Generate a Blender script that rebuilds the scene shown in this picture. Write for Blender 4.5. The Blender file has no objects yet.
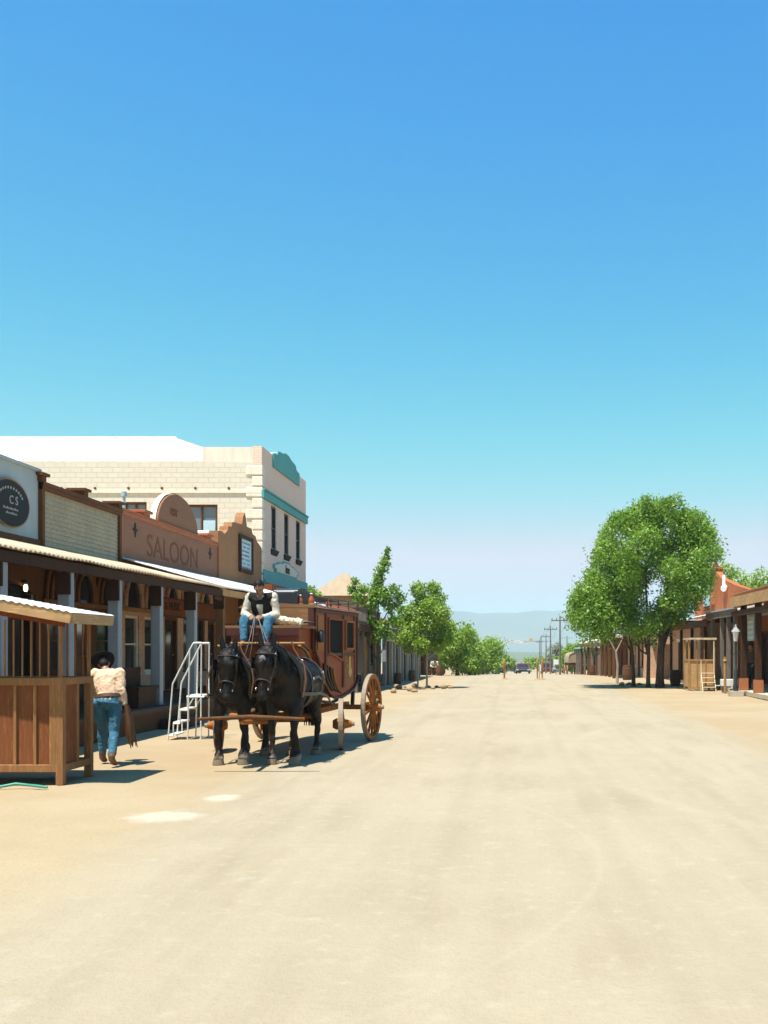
import bpy, bmesh, math, random
import numpy as np
from mathutils import Vector, Matrix, noise
random.seed(7); RNG = np.random.default_rng(11)
PI = math.pi; R = math.radians
scene = bpy.context.scene
COL = scene.collection

# ------------------------------------------------------------------ scene tree helpers
def tag(o, label=None, cat=None, group=None, kind=None):
    if label: o['label'] = label
    if cat: o['category'] = cat
    if group: o['group'] = group
    if kind: o['kind'] = kind
    return o

def empty(name, loc=(0, 0, 0), rz=0.0, label=None, cat=None, group=None):
    o = bpy.data.objects.new(name, None)
    o.empty_display_size = 0.2
    COL.objects.link(o); o.location = loc; o.rotation_euler = (0, 0, rz)
    return tag(o, label, cat, group)

def kids(o): return [c for c in COL.objects if c.parent == o]

def copy_tree(o, parent=None, loc=None, rz=None, sc=None, label=None, group=None):
    c = o.copy(); COL.objects.link(c)
    c.parent = parent
    if loc is not None: c.location = loc
    if rz is not None: c.rotation_euler = (0, 0, rz)
    if sc is not None: c.scale = (sc, sc, sc)
    if label: c['label'] = label
    if group: c['group'] = group
    for ch in kids(o):
        copy_tree(ch, c)
    return c

# ------------------------------------------------------------------ mesh builder
class MB:
    def __init__(self): self.v = []; self.f = []; self.sm = []
    def _add(self, vs, fs, smooth=False):
        n = len(self.v); self.v += [tuple(v) for v in vs]
        for f in fs: self.f.append(tuple(i + n for i in f)); self.sm.append(smooth)
    def box(self, x0, x1, y0, y1, z0, z1, rot=None, piv=None):
        if x1 < x0: x0, x1 = x1, x0
        if y1 < y0: y0, y1 = y1, y0
        if z1 < z0: z0, z1 = z1, z0
        vs = [Vector(p) for p in [(x0,y0,z0),(x1,y0,z0),(x1,y1,z0),(x0,y1,z0),(x0,y0,z1),(x1,y0,z1),(x1,y1,z1),(x0,y1,z1)]]
        if rot is not None:
            p = Vector(piv) if piv else Vector(((x0+x1)/2,(y0+y1)/2,(z0+z1)/2))
            vs = [rot @ (v - p) + p for v in vs]
        self._add(vs, [(0,3,2,1),(4,5,6,7),(0,1,5,4),(1,2,6,5),(2,3,7,6),(3,0,4,7)])
        return self
    def quadbar(self, p, q, w, h, up=(0,0,1)):
        p = Vector(p); q = Vector(q); t = (q-p).normalized(); u = Vector(up)
        s = t.cross(u)
        if s.length < 1e-4: s = t.cross(Vector((0,1,0)))
        s.normalize(); o = s.cross(t).normalized()
        vs = []
        for c in (p, q):
            for a, b in ((-1,-1),(1,-1),(1,1),(-1,1)): vs.append(c + s*a*w/2 + o*b*h/2)
        self._add(vs, [(0,1,2,3),(7,6,5,4),(0,4,5,1),(1,5,6,2),(2,6,7,3),(3,7,4,0)])
        return self
    def loft(self, pts, rad, side=(1,0,0), n=10, smooth=True, cap=True):
        pts = [Vector(p) for p in pts]; sv = Vector(side); rings = []; m = len(pts)
        for i, p in enumerate(pts):
            t = (pts[min(i+1,m-1)] - pts[max(i-1,0)]).normalized()
            s = sv - t*sv.dot(t)
            if s.length < 1e-3: s = Vector((0,1,0)) - t*t.y
            if s.length < 1e-3: s = Vector((0,0,1)) - t*t.z
            s.normalize(); o = t.cross(s)
            r = rad[i] if isinstance(rad, (list, tuple)) else rad
            a, b = (r, r) if not isinstance(r, (list, tuple)) else r
            rings.append([p + s*a*math.cos(2*PI*k/n) + o*b*math.sin(2*PI*k/n) for k in range(n)])
        vs = [v for r_ in rings for v in r_]; fs = []
        for i in range(m-1):
            for k in range(n):
                fs.append((i*n+k, i*n+(k+1)%n, (i+1)*n+(k+1)%n, (i+1)*n+k))
        self._add(vs, fs, smooth)
        if cap:
            self._add(rings[0], [tuple(range(n-1,-1,-1))]); self._add(rings[-1], [tuple(range(n))])
        return self
    def cyl(self, p, q, r0, r1=None, n=10, smooth=True):
        return self.loft([p, q], [r0, r1 if r1 is not None else r0], (1,0.01,0), n, smooth)
    def ell(self, c, r, n=12, m=8, rot=None):
        c = Vector(c); vs = []; fs = []
        for i in range(1, m):
            th = PI*i/m
            for k in range(n):
                v = Vector((r[0]*math.sin(th)*math.cos(2*PI*k/n), r[1]*math.sin(th)*math.sin(2*PI*k/n), r[2]*math.cos(th)))
                vs.append(c + (rot @ v if rot else v))
        e = Vector((0,0,r[2])); e = rot @ e if rot else e
        vs += [c+e, c-e]; T = len(vs)-2; B = T+1
        for i in range(m-2):
            for k in range(n): fs.append((i*n+k, (i+1)*n+k, (i+1)*n+(k+1)%n, i*n+(k+1)%n))
        for k in range(n): fs.append((T, k, (k+1)%n)); fs.append((B, (m-2)*n+(k+1)%n, (m-2)*n+k))
        self._add(vs, fs, True); return self
    def prism(self, pts, axis, d0, d1, smooth=False):
        """2-D outline extruded: axis 'y' -> pts are (x,z); 'x' -> (y,z); 'z' -> (x,y)"""
        def P(a, b, d): return (a, d, b) if axis == 'y' else ((d, a, b) if axis == 'x' else (a, b, d))
        n = len(pts); vs = [P(a,b,d0) for a,b in pts] + [P(a,b,d1) for a,b in pts]
        fs = [(k, (k+1)%n, n+(k+1)%n, n+k) for k in range(n)]
        self._add(vs, fs, smooth); self._add(vs[:n], [tuple(range(n))]); self._add(vs[n:], [tuple(range(n-1,-1,-1))])
        return self
    def lathe(self, prof, c=(0,0,0), n=16, smooth=True):
        """prof list of (r,z)"""
        vs = []; fs = []; m = len(prof)
        for r, z in prof:
            for k in range(n): vs.append((c[0]+r*math.cos(2*PI*k/n), c[1]+r*math.sin(2*PI*k/n), c[2]+z))
        for i in range(m-1):
            for k in range(n): fs.append((i*n+k, i*n+(k+1)%n, (i+1)*n+(k+1)%n, (i+1)*n+k))
        self._add(vs, fs, smooth)
        self._add(vs[:n], [tuple(range(n-1,-1,-1))]); self._add(vs[-n:], [tuple(range(n))])
        return self
    def grid(self, fn, us, vs_):
        nu = len(us); nv = len(vs_)
        V = [fn(u, v) for v in vs_ for u in us]
        F = [(j*nu+i, j*nu+i+1, (j+1)*nu+i+1, (j+1)*nu+i) for j in range(nv-1) for i in range(nu-1)]
        self._add(V, F, True); return self
    def mesh(self, name):
        me = bpy.data.meshes.new(name)
        me.from_pydata([tuple(v) for v in self.v], [], self.f)
        me.polygons.foreach_set('use_smooth', self.sm)
        bm = bmesh.new(); bm.from_mesh(me); bmesh.ops.recalc_face_normals(bm, faces=bm.faces[:]); bm.to_mesh(me); bm.free()
        me.update(); return me
    def build(self, name, mat, parent=None, loc=None, bevel=0.0):
        me = self.mesh(name); me.materials.append(mat)
        o = bpy.data.objects.new(name, me); COL.objects.link(o)
        if parent is not None: o.parent = parent
        if loc is not None: o.location = loc
        if bevel:
            b = o.modifiers.new('bevel', 'BEVEL'); b.width = bevel; b.segments = 1; b.limit_method = 'ANGLE'
        return o

def fuse(mb, name, mat, parent=None, voxel=0.012, smooth=4, wr=0.0, ws=9.0):
    """merge overlapping lofts into one continuous skin"""
    o = mb.build(name + '_tmp', mat)
    m = o.modifiers.new('r', 'REMESH'); m.mode = 'VOXEL'; m.voxel_size = voxel; m.use_smooth_shade = True
    if smooth:
        s = o.modifiers.new('s', 'SMOOTH'); s.factor = 0.5; s.iterations = smooth
    dg = bpy.context.evaluated_depsgraph_get(); dg.update()
    me = bpy.data.meshes.new_from_object(o.evaluated_get(dg))
    old = o.data; bpy.data.objects.remove(o); bpy.data.meshes.remove(old)
    me.name = name; me.materials.clear(); me.materials.append(mat)
    if wr:
        ns = [v.normal.copy() for v in me.vertices]
        for v, nn in zip(me.vertices, ns):
            p = v.co; q = Vector((p.x*ws, p.y*ws, p.z*ws*.7))
            v.co = p + nn*wr*(noise.noise(q) + .6*(abs(noise.noise(q*2.1 + Vector((3,5,1))))-.3)*1.6)
    me.polygons.foreach_set('use_smooth', [True]*len(me.polygons))
    ob = bpy.data.objects.new(name, me); COL.objects.link(ob)
    if parent is not None: ob.parent = parent
    return ob

def text(name, body, size, mat, parent, loc, rot=(PI/2,0,0), depth=0.008, sx=1.0, align='CENTER', bold=0.0):
    cu = bpy.data.curves.new('t', 'FONT'); cu.body = body; cu.size = size; cu.extrude = depth
    cu.align_x = align; cu.align_y = 'CENTER'; cu.offset = bold
    t = bpy.data.objects.new('t', cu); COL.objects.link(t)
    dg = bpy.context.evaluated_depsgraph_get(); dg.update()
    me = bpy.data.meshes.new_from_object(t.evaluated_get(dg))
    bpy.data.objects.remove(t); bpy.data.curves.remove(cu)
    me.materials.clear(); me.materials.append(mat)
    o = bpy.data.objects.new(name, me); COL.objects.link(o); o.parent = parent
    o.location = loc; o.rotation_euler = rot; o.scale = (sx, 1, 1)
    return o

# ------------------------------------------------------------------ materials
def newmat(name):
    m = bpy.data.materials.new(name); m.use_nodes = True; nt = m.node_tree
    b = nt.nodes['Principled BSDF']; return m, nt, b
def N(nt, t, **kw):
    n = nt.nodes.new(t)
    for k, v in kw.items(): setattr(n, k, v)
    return n
def L(nt, a, b): nt.links.new(a, b)
def rgb(c): return (c[0], c[1], c[2], 1)
def mixc(nt, fac, a, b, mode='MIX'):
    m = N(nt, 'ShaderNodeMix', data_type='RGBA', blend_type=mode)
    for s, v in ((0, fac), (6, a), (7, b)):
        if isinstance(v, (int, float)): m.inputs[s].default_value = v
        elif isinstance(v, tuple): m.inputs[s].default_value = rgb(v)
        else: L(nt, v, m.inputs[s])
    return m.outputs[2]
def noisen(nt, vec, scale, detail=4, rough=0.6):
    n = N(nt, 'ShaderNodeTexNoise'); n.inputs['Scale'].default_value = scale
    n.inputs['Detail'].default_value = detail; n.inputs['Roughness'].default_value = rough
    L(nt, vec, n.inputs['Vector']); return n.outputs['Fac']
def ramp(nt, fac, p0, p1, c0=(0,0,0), c1=(1,1,1)):
    r = N(nt, 'ShaderNodeValToRGB'); r.color_ramp.elements[0].position = p0; r.color_ramp.elements[1].position = p1
    r.color_ramp.elements[0].color = rgb(c0); r.color_ramp.elements[1].color = rgb(c1)
    L(nt, fac, r.inputs[0]); return r.outputs[0]
def objco(nt, scale=(1,1,1)):
    t = N(nt, 'ShaderNodeTexCoord'); m = N(nt, 'ShaderNodeMapping'); m.inputs['Scale'].default_value = scale
    L(nt, t.outputs['Object'], m.inputs[0]); return m.outputs[0]
def bump(nt, b, h, strength=0.3, dist=0.01):
    n = N(nt, 'ShaderNodeBump'); n.inputs['Strength'].default_value = strength; n.inputs['Distance'].default_value = dist
    L(nt, h, n.inputs['Height']); L(nt, n.outputs[0], b.inputs['Normal'])
def hv(c, f): return tuple(min(1, x*f) for x in c)
def warm(c, k=None):
    l = sum(c)/3; k = (.66 + .3*min(1, l/.6)) if k is None else k
    s = 1.22
    return tuple(max(.003, (l + (x-l)*s)*k) for x in c)

def wood(name, c, grain=(3,3,30), rough=0.75, var=0.35, wear=None, weara=0.5):
    m, nt, b = newmat(name); c = warm(c)
    co = objco(nt, (12/grain[0]*1.0, 12/grain[1]*1.0, 12/grain[2]*1.0))
    n1 = noisen(nt, co, 3.0, 6); n2 = noisen(nt, objco(nt), 1.3, 4)
    col = mixc(nt, n1, hv(c, 1-var), hv(c, 1+var))
    col = mixc(nt, ramp(nt, n2, .35, .7), col, hv(c, .72))
    col = mixc(nt, ramp(nt, noisen(nt, co, 9, 8, .75), .52, .66, (0,0,0), (.6,.6,.6)), col, hv(c, 1.9))
    if wear: col = mixc(nt, ramp(nt, noisen(nt, co, 5.5, 8, .7), weara, weara+.12), col, wear)
    L(nt, col, b.inputs['Base Color']); b.inputs['Roughness'].default_value = rough; b.inputs['Specular IOR Level'].default_value = .2
    bump(nt, b, n1, .35, .004); return m
def paint(name, c, rough=0.6, var=0.12, scale=2.0, dirt=None, metallic=0.0, bumpy=0.15):
    m, nt, b = newmat(name); co = objco(nt); c = warm(c); dirt = warm(dirt) if dirt else None
    n1 = noisen(nt, co, scale, 6); n2 = noisen(nt, co, scale*9, 4)
    col = mixc(nt, n1, hv(c, 1-var), hv(c, 1+var))
    col = mixc(nt, ramp(nt, noisen(nt, objco(nt, (2.5,2.5,.35)), 1.6, 6, .65), .45, .7, (0,0,0), (.55,.55,.55)), col, hv(c, .72))
    col = mixc(nt, ramp(nt, noisen(nt, objco(nt, (1,1,1)), .7, 5, .6), .4, .7, (0,0,0), (.5,.5,.5)), col, hv(c, 1.18))
    if dirt: col = mixc(nt, ramp(nt, n2, .5, .72), col, dirt)
    L(nt, col, b.inputs['Base Color']); b.inputs['Roughness'].default_value = rough; b.inputs['Metallic'].default_value = metallic
    if rough > .5: b.inputs['Specular IOR Level'].default_value = .15
    bump(nt, b, n2, bumpy, .004); return m
def brick(name, c, c2, mortar, w=.22, h=.075, mort=.012, xz=True, rough=.85, bumpd=.006, wash=None):
    m, nt, b = newmat(name); c, c2, mortar = warm(c), warm(c2), warm(mortar)
    t = N(nt, 'ShaderNodeTexCoord'); s = N(nt, 'ShaderNodeSeparateXYZ'); k = N(nt, 'ShaderNodeCombineXYZ')
    L(nt, t.outputs['Object'], s.inputs[0])
    ad = N(nt, 'ShaderNodeMath'); ad.operation = 'ADD'; L(nt, s.outputs['X'], ad.inputs[0]); L(nt, s.outputs['Y'], ad.inputs[1])
    L(nt, ad.outputs[0], k.inputs[0]); L(nt, s.outputs['Z'], k.inputs[1])
    br = N(nt, 'ShaderNodeTexBrick'); L(nt, k.outputs[0], br.inputs['Vector'])
    br.inputs['Color1'].default_value = rgb(c); br.inputs['Color2'].default_value = rgb(c2); br.inputs['Mortar'].default_value = rgb(mortar)
    br.inputs['Scale'].default_value = 1; br.inputs['Mortar Size'].default_value = mort
    br.inputs['Brick Width'].default_value = w; br.inputs['Row Height'].default_value = h
    n = noisen(nt, t.outputs['Object'], 1.2, 5)
    col = mixc(nt, n, br.outputs['Color'], hv(c, .8))
    col = mixc(nt, .35, col, br.outputs['Color'])
    if wash: col = mixc(nt, ramp(nt, noisen(nt, t.outputs['Object'], 2.3, 7, .7), .48, .7), col, wash)
    L(nt, col, b.inputs['Base Color']); b.inputs['Roughness'].default_value = rough
    inv = N(nt, 'ShaderNodeMath'); inv.operation = 'SUBTRACT'; inv.inputs[0].default_value = 1; L(nt, br.outputs['Fac'], inv.inputs[1])
    bump(nt, b, inv.outputs[0], .6, bumpd); return m
def glass(name, c=(.02,.025,.03), rough=.08):
    m, nt, b = newmat(name); b.inputs['Base Color'].default_value = rgb(c); b.inputs['Roughness'].default_value = rough
    b.inputs['Specular IOR Level'].default_value = .6
    bump(nt, b, noisen(nt, objco(nt), 1.5, 2), .05, .02); return m
def leafmat(name, c0, c1, trans=.35):
    m, nt, b = newmat(name)
    g = N(nt, 'ShaderNodeNewGeometry')
    n = noisen(nt, objco(nt), .9, 3)
    col = mixc(nt, g.outputs['Random Per Island'], c0, c1)
    col = mixc(nt, ramp(nt, n, .35, .65), col, hv(c1, 1.15))
    L(nt, col, b.inputs['Base Color']); b.inputs['Roughness'].default_value = .5
    tr = N(nt, 'ShaderNodeBsdfTranslucent'); mx = N(nt, 'ShaderNodeMixShader'); mx.inputs[0].default_value = trans
    c2 = mixc(nt, .5, col, (.38,.56,.05)); L(nt, c2, tr.inputs[0])
    out = nt.nodes['Material Output']
    L(nt, b.outputs[0], mx.inputs[1]); L(nt, tr.outputs[0], mx.inputs[2]); L(nt, mx.outputs[0], out.inputs[0])
    return m
def hide(name, c, sock=None, zs=.28, rough=.45):
    m, nt, b = newmat(name); co = objco(nt)
    n = noisen(nt, co, 6, 5); col = mixc(nt, n, hv(c,.6), hv(c,1.6)); col = mixc(nt, ramp(nt, noisen(nt, objco(nt), 2.2, 4), .5, .72), col, (.035,.019,.011))
    if sock:
        s = N(nt, 'ShaderNodeSeparateXYZ'); L(nt, co, s.inputs[0])
        a = N(nt, 'ShaderNodeMath'); a.operation = 'MULTIPLY_ADD'; L(nt, n, a.inputs[0]); a.inputs[1].default_value = .2; L(nt, s.outputs['Z'], a.inputs[2])
        col = mixc(nt, ramp(nt, a.outputs[0], zs+.04, zs+.12, (1,1,1), (0,0,0)), col, sock)
    L(nt, col, b.inputs['Base Color']); b.inputs['Roughness'].default_value = rough
    b.inputs['Specular IOR Level'].default_value = .22
    bump(nt, b, noisen(nt, objco(nt,(1,1,.5)), 26, 5, .75), .7, .012); return m

M = {}
M['post'] = paint('grey_blue_paint', (.37,.385,.385), .6, .12, 3, (.33,.34,.33))
M['dkbrown'] = wood('dark_brown_wood', (.075,.035,.02))
M['brown'] = wood('brown_wood', (.16,.075,.035))
M['midbrown'] = wood('mid_brown_wood', (.25,.13,.065))
M['redbrown'] = wood('red_brown_wood', (.2,.065,.028))
M['tanwood'] = wood('tan_wood', (.42,.25,.12))
M['grey_wood'] = wood('weathered_grey_wood', (.22,.19,.165))
M['deck'] = wood('deck_planks', (.13,.09,.065), (30,3,3))
M['boothpanel'] = wood('booth_panel', (.25,.1,.05), (3,3,30), .8, .2)
M['boothwood'] = wood('booth_timber', (.34,.18,.09), (3,3,30), .8, .3)
M['fascia'] = wood('tan_fascia', (.52,.34,.19), (30,30,3))
M['clap'] = paint('olive_clapboard', (.46,.41,.30), .7, .1, 3, (.24,.23,.18))
M['bluegrey'] = paint('blue_grey_plaster', (.40,.46,.47), .8, .08, 1.5)
M['charcoal'] = paint('charcoal_sign', (.045,.052,.055), .85)
M['signtext'] = paint('pale_lettering', (.42,.42,.38), .6)
M['pyramid'] = paint('sand_roof', (.42,.33,.235), .9)
M['letters'] = paint('faded_letters', (.22,.10,.06), .8)
M['saloonbrick'] = brick('saloon_brick', (.32,.15,.085), (.37,.175,.10), (.28,.15,.095), .24, .08, .01)
M['pink_plaster'] = paint('pink_plaster', (.62,.42,.31), .85, .12, 1.5, (.34,.22,.16))
M['stucco'] = paint('brown_stucco', (.40,.22,.125), .9, .14, 1.2, (.31,.165,.09), bumpy=.5)
M['cream'] = brick('cream_painted_block', (.76,.70,.585), (.71,.65,.53), (.60,.535,.43), .42, .2, .016, wash=(.65,.58,.475), bumpd=.01)
M['cream_s'] = paint('cream_render', (.76,.70,.585), .85, .06, 2)
M['innbrick'] = brick('pale_pink_brick', (.88,.66,.53), (.93,.71,.56), (.66,.50,.43), .3, .1, .014)
M['teal'] = paint('teal_paint', (.12,.38,.35), .55, .12, 2, (.24,.44,.39))
M['whiteroof'] = paint('white_roof_coating', (.85,.86,.86), .6, .03, .7, bumpy=.05)
M['tin_tan'] = paint('dusty_corrugated_tin', (.62,.5,.35), .55, .2, 1.2, (.4,.26,.16), .0)
M['tin_white'] = paint('bright_corrugated_tin', (.78,.78,.75), .45, .08, 1.0, (.6,.55,.45), .0)
M['tin_blue'] = paint('blue_tin', (.35,.45,.5), .5)
M['glass'] = glass('dark_glass'); M['glassblue'] = glass('pale_glass', (.16,.2,.22), .2)
M['black'] = paint('black_void', (.012,.011,.01), .8)
M['iron'] = paint('black_iron', (.03,.03,.032), .45, .2, 6)
M['white_metal'] = paint('white_painted_tube', (.8,.8,.76), .4, .06, 5, (.45,.38,.3))
M['gold'] = paint('gold_paint', (.6,.42,.15), .4)
M['orangebrick'] = brick('orange_brick', (.44,.16,.08), (.48,.18,.09), (.46,.22,.12), .24, .08, .01)
M['orangebrick_s'] = paint('orange_plaster', (.44,.165,.085), .85)
M['bark'] = wood('bark', (.13,.09,.065), (6,6,30), .95, .5)
M['palebark'] = wood('pale_bark', (.42,.36,.3), (6,6,30), .9, .3)
M['leafA'] = leafmat('leaf_mid', (.055,.145,.014), (.18,.31,.03))
M['leafB'] = leafmat('leaf_bright', (.11,.21,.02), (.26,.38,.045))
M['leafC'] = leafmat('leaf_dark', (.03,.075,.015), (.07,.14,.03))
M['leafD'] = leafmat('leaf_grey', (.12,.13,.09), (.2,.2,.15))
M['coach'] = paint('maroon_coach_paint', (.32,.075,.028), .38, .25, 4, (.23,.05,.02), bumpy=.05)
M['coachdark'] = paint('dark_maroon_paint', (.085,.02,.012), .45, .2, 4)
M['coachtrim'] = paint('orange_brown_panel', (.34,.13,.035), .4, .15, 4)
M['coachtan'] = wood('tan_coach_wood', (.3,.17,.095), (30,30,3), .6)
M['wheel'] = wood('wheel_wood', (.40,.155,.055), (8,8,8), .6, .25)
M['tyre'] = paint('worn_iron_tyre', (.33,.27,.21), .55, .2, 5)
M['leather'] = paint('black_leather', (.02,.017,.015), .35, .3, 8)
M['strap'] = paint('dusty_harness_leather', (.075,.05,.036), .5, .3, 8)
M['brownleather'] = paint('brown_leather', (.12,.055,.025), .5, .3, 8)
M['buckle'] = paint('harness_nickel', (.6,.6,.58), .25, .05, 5, metallic=.8)
M['canvas'] = paint('cream_canvas', (.72,.64,.48), .9, .12, 6, bumpy=.5)
M['trunk'] = paint('black_trunk', (.03,.035,.04), .35, .2, 5)
M['horse'] = hide('black_horse_coat', (.0085,.0055,.0042), (.3,.24,.19), .13, .5)
M['horsemuzzle'] = hide('horse_coat_white', (.5,.47,.43))
M['star'] = hide('grey_star_hair', (.16,.15,.14))
M['mane'] = hide('black_mane', (.009,.008,.008))
M['hoof'] = paint('hoof', (.25,.2,.15), .6)
M['skin'] = paint('tanned_skin', (.36,.19,.12), .5, .08, 6)
M['hair'] = paint('dark_hair', (.02,.014,.01), .6)
M['shirt_tan'] = paint('cream_tan_cotton', (.68,.50,.36), .9, .07, 4, bumpy=.3)
M['shirt_white'] = paint('white_cotton', (.55,.5,.42), .9, .06, 5, bumpy=.3)
M['jeans'] = paint('blue_denim', (.09,.19,.27), .9, .3, 5, (.14,.31,.40))
M['vest'] = paint('dark_vest', (.03,.025,.022), .85)
M['hat'] = paint('black_felt', (.018,.017,.017), .85)
M['boot'] = paint('boot_leather', (.2,.12,.07), .55)
M['blackcloth'] = paint('black_cloth', (.02,.02,.022), .9)
M['browncloth'] = paint('brown_cloth', (.1,.06,.04), .9)
M['copper'] = paint('rusty_copper', (.4,.12,.05), .5)
M['barrel'] = wood('barrel_staves', (.17,.085,.045), (4,4,40))
M['stone'] = paint('tan_stone', (.4,.29,.19), .9, .25, 3, (.3,.2,.13), bumpy=.6)
M['concrete'] = paint('pale_concrete', (.5,.45,.36), .9, .1, 3)
M['carred'] = paint('brown_red_car_paint', (.2,.045,.03), .3)
M['cardark'] = paint('dark_car_paint', (.03,.035,.04), .25)
M['carsilver'] = paint('grey_car_paint', (.3,.33,.36), .3)
M['tyrerub'] = paint('black_rubber', (.02,.02,.02), .8)
M['pole'] = wood('creosote_pole', (.16,.12,.09))
M['orangeplastic'] = paint('faded_orange_plastic', (.5,.27,.13), .6)
M['signwhite'] = paint('white_sign', (.75,.75,.72), .5)
M['signpale'] = paint('pale_pink_sign', (.6,.52,.48), .5)
M['paleblue'] = paint('pale_blue_sign', (.45,.6,.65), .5, .2, 4)
M['hose'] = paint('green_hose', (.08,.3,.22), .5)
M['yellow_leaf'] = leafmat('leaf_dry', (.2,.2,.1), (.3,.28,.15))
lm, lnt, lb = newmat('lit_bulb'); lb.inputs['Emission Color'].default_value = (1,.8,.5,1); lb.inputs['Emission Strength'].default_value = 3; M['bulb'] = lm

# ------------------------------------------------------------------ ground
EYE = 1.6
def gz(y):
    if y < 58: return 0.0
    if y < 66: return -(y-58)**2/16*.024
    if y < 170: return -.096 - .0238*(y-66)*.9
    if y < 1200: return -2.324 - .011*(y-170)
    return -13.65 - .002*(y-1200)

def ground_mat(road):
    m, nt, b = newmat('packed_road' if road else 'desert_dirt')
    t = N(nt, 'ShaderNodeTexCoord'); co = t.outputs['Object']
    s = N(nt, 'ShaderNodeSeparateXYZ'); L(nt, co, s.inputs[0])
    big = noisen(nt, co, .35, 5, .6); mid = noisen(nt, co, 1.9, 6, .65); fine = noisen(nt, co, 28, 5, .75)
    mp = N(nt, 'ShaderNodeMapping'); mp.inputs['Scale'].default_value = (2.4,.16,1); mp.inputs['Rotation'].default_value = (0,0,.04); L(nt, co, mp.inputs[0])
    streak = noisen(nt, mp.outputs[0], 1.0, 6, .6)
    mp2 = N(nt, 'ShaderNodeMapping'); mp2.inputs['Scale'].default_value = (1.1,.22,1); mp2.inputs['Rotation'].default_value = (0,0,-.5); L(nt, co, mp2.inputs[0])
    streak2 = noisen(nt, mp2.outputs[0], 1.0, 5, .6)
    dirt = mixc(nt, mid, (.31,.225,.125), (.37,.28,.165))
    dirt = mixc(nt, ramp(nt, big, .4, .65), dirt, (.38,.295,.18))
    dirt = mixc(nt, ramp(nt, fine, .55, .8), dirt, (.255,.185,.10))
    if road:
        rd = mixc(nt, streak, (.275,.222,.142), (.405,.338,.228))
        rd = mixc(nt, ramp(nt, big, .42, .62), rd, (.365,.302,.20))
        rd = mixc(nt, ramp(nt, streak2, .52, .72), rd, (.30,.243,.155))
        rd = mixc(nt, ramp(nt, mid, .6, .8), rd, (.40,.345,.25))
        rd = mixc(nt, ramp(nt, fine, .52, .78, (0,0,0), (.6,.6,.6)), rd, (.27,.22,.145))
        wv = N(nt, 'ShaderNodeTexWave'); wv.bands_direction = 'X'; wv.inputs['Scale'].default_value = .23; wv.inputs['Distortion'].default_value = 3.0; wv.inputs['Detail'].default_value = 3
        mp3 = N(nt, 'ShaderNodeMapping'); mp3.inputs['Scale'].default_value = (1,.10,1); L(nt, co, mp3.inputs[0]); L(nt, mp3.outputs[0], wv.inputs['Vector'])
        rd = mixc(nt, ramp(nt, wv.outputs['Fac'], .93, 1.0, (0,0,0), (.16,.16,.16)), rd, (.26,.21,.14))
        rd = mixc(nt, ramp(nt, noisen(nt, co, 7, 6, .7), .55, .75, (0,0,0), (.6,.6,.6)), rd, (.43,.375,.27))
        for (cx, cy, rad, wd, am) in ((-4.69, 7.84, 5.34, .05, .12), (14.0, 15.0, 13.2, .22, .12)):
            vd = N(nt, 'ShaderNodeVectorMath'); vd.operation = 'DISTANCE'; cm2 = N(nt, 'ShaderNodeCombineXYZ'); L(nt, s.outputs['X'], cm2.inputs[0]); L(nt, s.outputs['Y'], cm2.inputs[1]); L(nt, cm2.outputs[0], vd.inputs[0]); vd.inputs[1].default_value = (cx, cy, 0)
            e1 = N(nt, 'ShaderNodeMath'); e1.operation = 'SUBTRACT'; L(nt, vd.outputs['Value'], e1.inputs[0]); e1.inputs[1].default_value = rad
            e2 = N(nt, 'ShaderNodeMath'); e2.operation = 'ABSOLUTE'; L(nt, e1.outputs[0], e2.inputs[0])
            e3 = N(nt, 'ShaderNodeMath'); e3.operation = 'MULTIPLY_ADD'; L(nt, mid, e3.inputs[0]); e3.inputs[1].default_value = wd*1.4; L(nt, e2.outputs[0], e3.inputs[2])
            rd = mixc(nt, ramp(nt, e3.outputs[0], wd*.7, wd*1.5, (am,am,am), (0,0,0)), rd, (.46,.40,.29))
        # dust drifting over the edges
        ab = N(nt, 'ShaderNodeMath'); ab.operation = 'ADD'; L(nt, s.outputs['X'], ab.inputs[0]); ab.inputs[1].default_value = -.35
        a2 = N(nt, 'ShaderNodeMath'); a2.operation = 'ABSOLUTE'; L(nt, ab.outputs[0], a2.inputs[0])
        a3 = N(nt, 'ShaderNodeMath'); a3.operation = 'MULTIPLY_ADD'; L(nt, mid, a3.inputs[0]); a3.inputs[1].default_value = 1.6; L(nt, a2.outputs[0], a3.inputs[2])
        a4 = N(nt, 'ShaderNodeMath'); a4.operation = 'MULTIPLY_ADD'; L(nt, big, a4.inputs[0]); a4.inputs[1].default_value = 1.2; L(nt, a3.outputs[0], a4.inputs[2])
        col = mixc(nt, ramp(nt, N_scale(nt, a4.outputs[0], .1), .46, .54), rd, dirt)
        # whitewash spills and a faded chalk line
        for (cx, cy, rx, ry) in ((-3.38, 9.65, .40, .36), (-3.17, 10.85, .20, .28)):
            vm = N(nt, 'ShaderNodeMapping'); vm.vector_type = 'POINT'
            vm.inputs['Location'].default_value = (-cx/rx, -cy/ry, 0); vm.inputs['Scale'].default_value = (1/rx, 1/ry, 0); L(nt, co, vm.inputs[0])
            ln = N(nt, 'ShaderNodeVectorMath'); ln.operation = 'LENGTH'; L(nt, vm.outputs[0], ln.inputs[0])
            w = N(nt, 'ShaderNodeMath'); w.operation = 'MULTIPLY_ADD'; L(nt, noisen(nt, co, 5, 4), w.inputs[0]); w.inputs[1].default_value = 1.3; L(nt, ln.outputs['Value'], w.inputs[2])
            col = mixc(nt, ramp(nt, N_scale(nt, w.outputs[0], .5), .62, .86, (.6,.6,.6), (0,0,0)), col, (.50,.445,.35))
    else: col = dirt
    L(nt, col, b.inputs['Base Color']); b.inputs['Roughness'].default_value = .95
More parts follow.
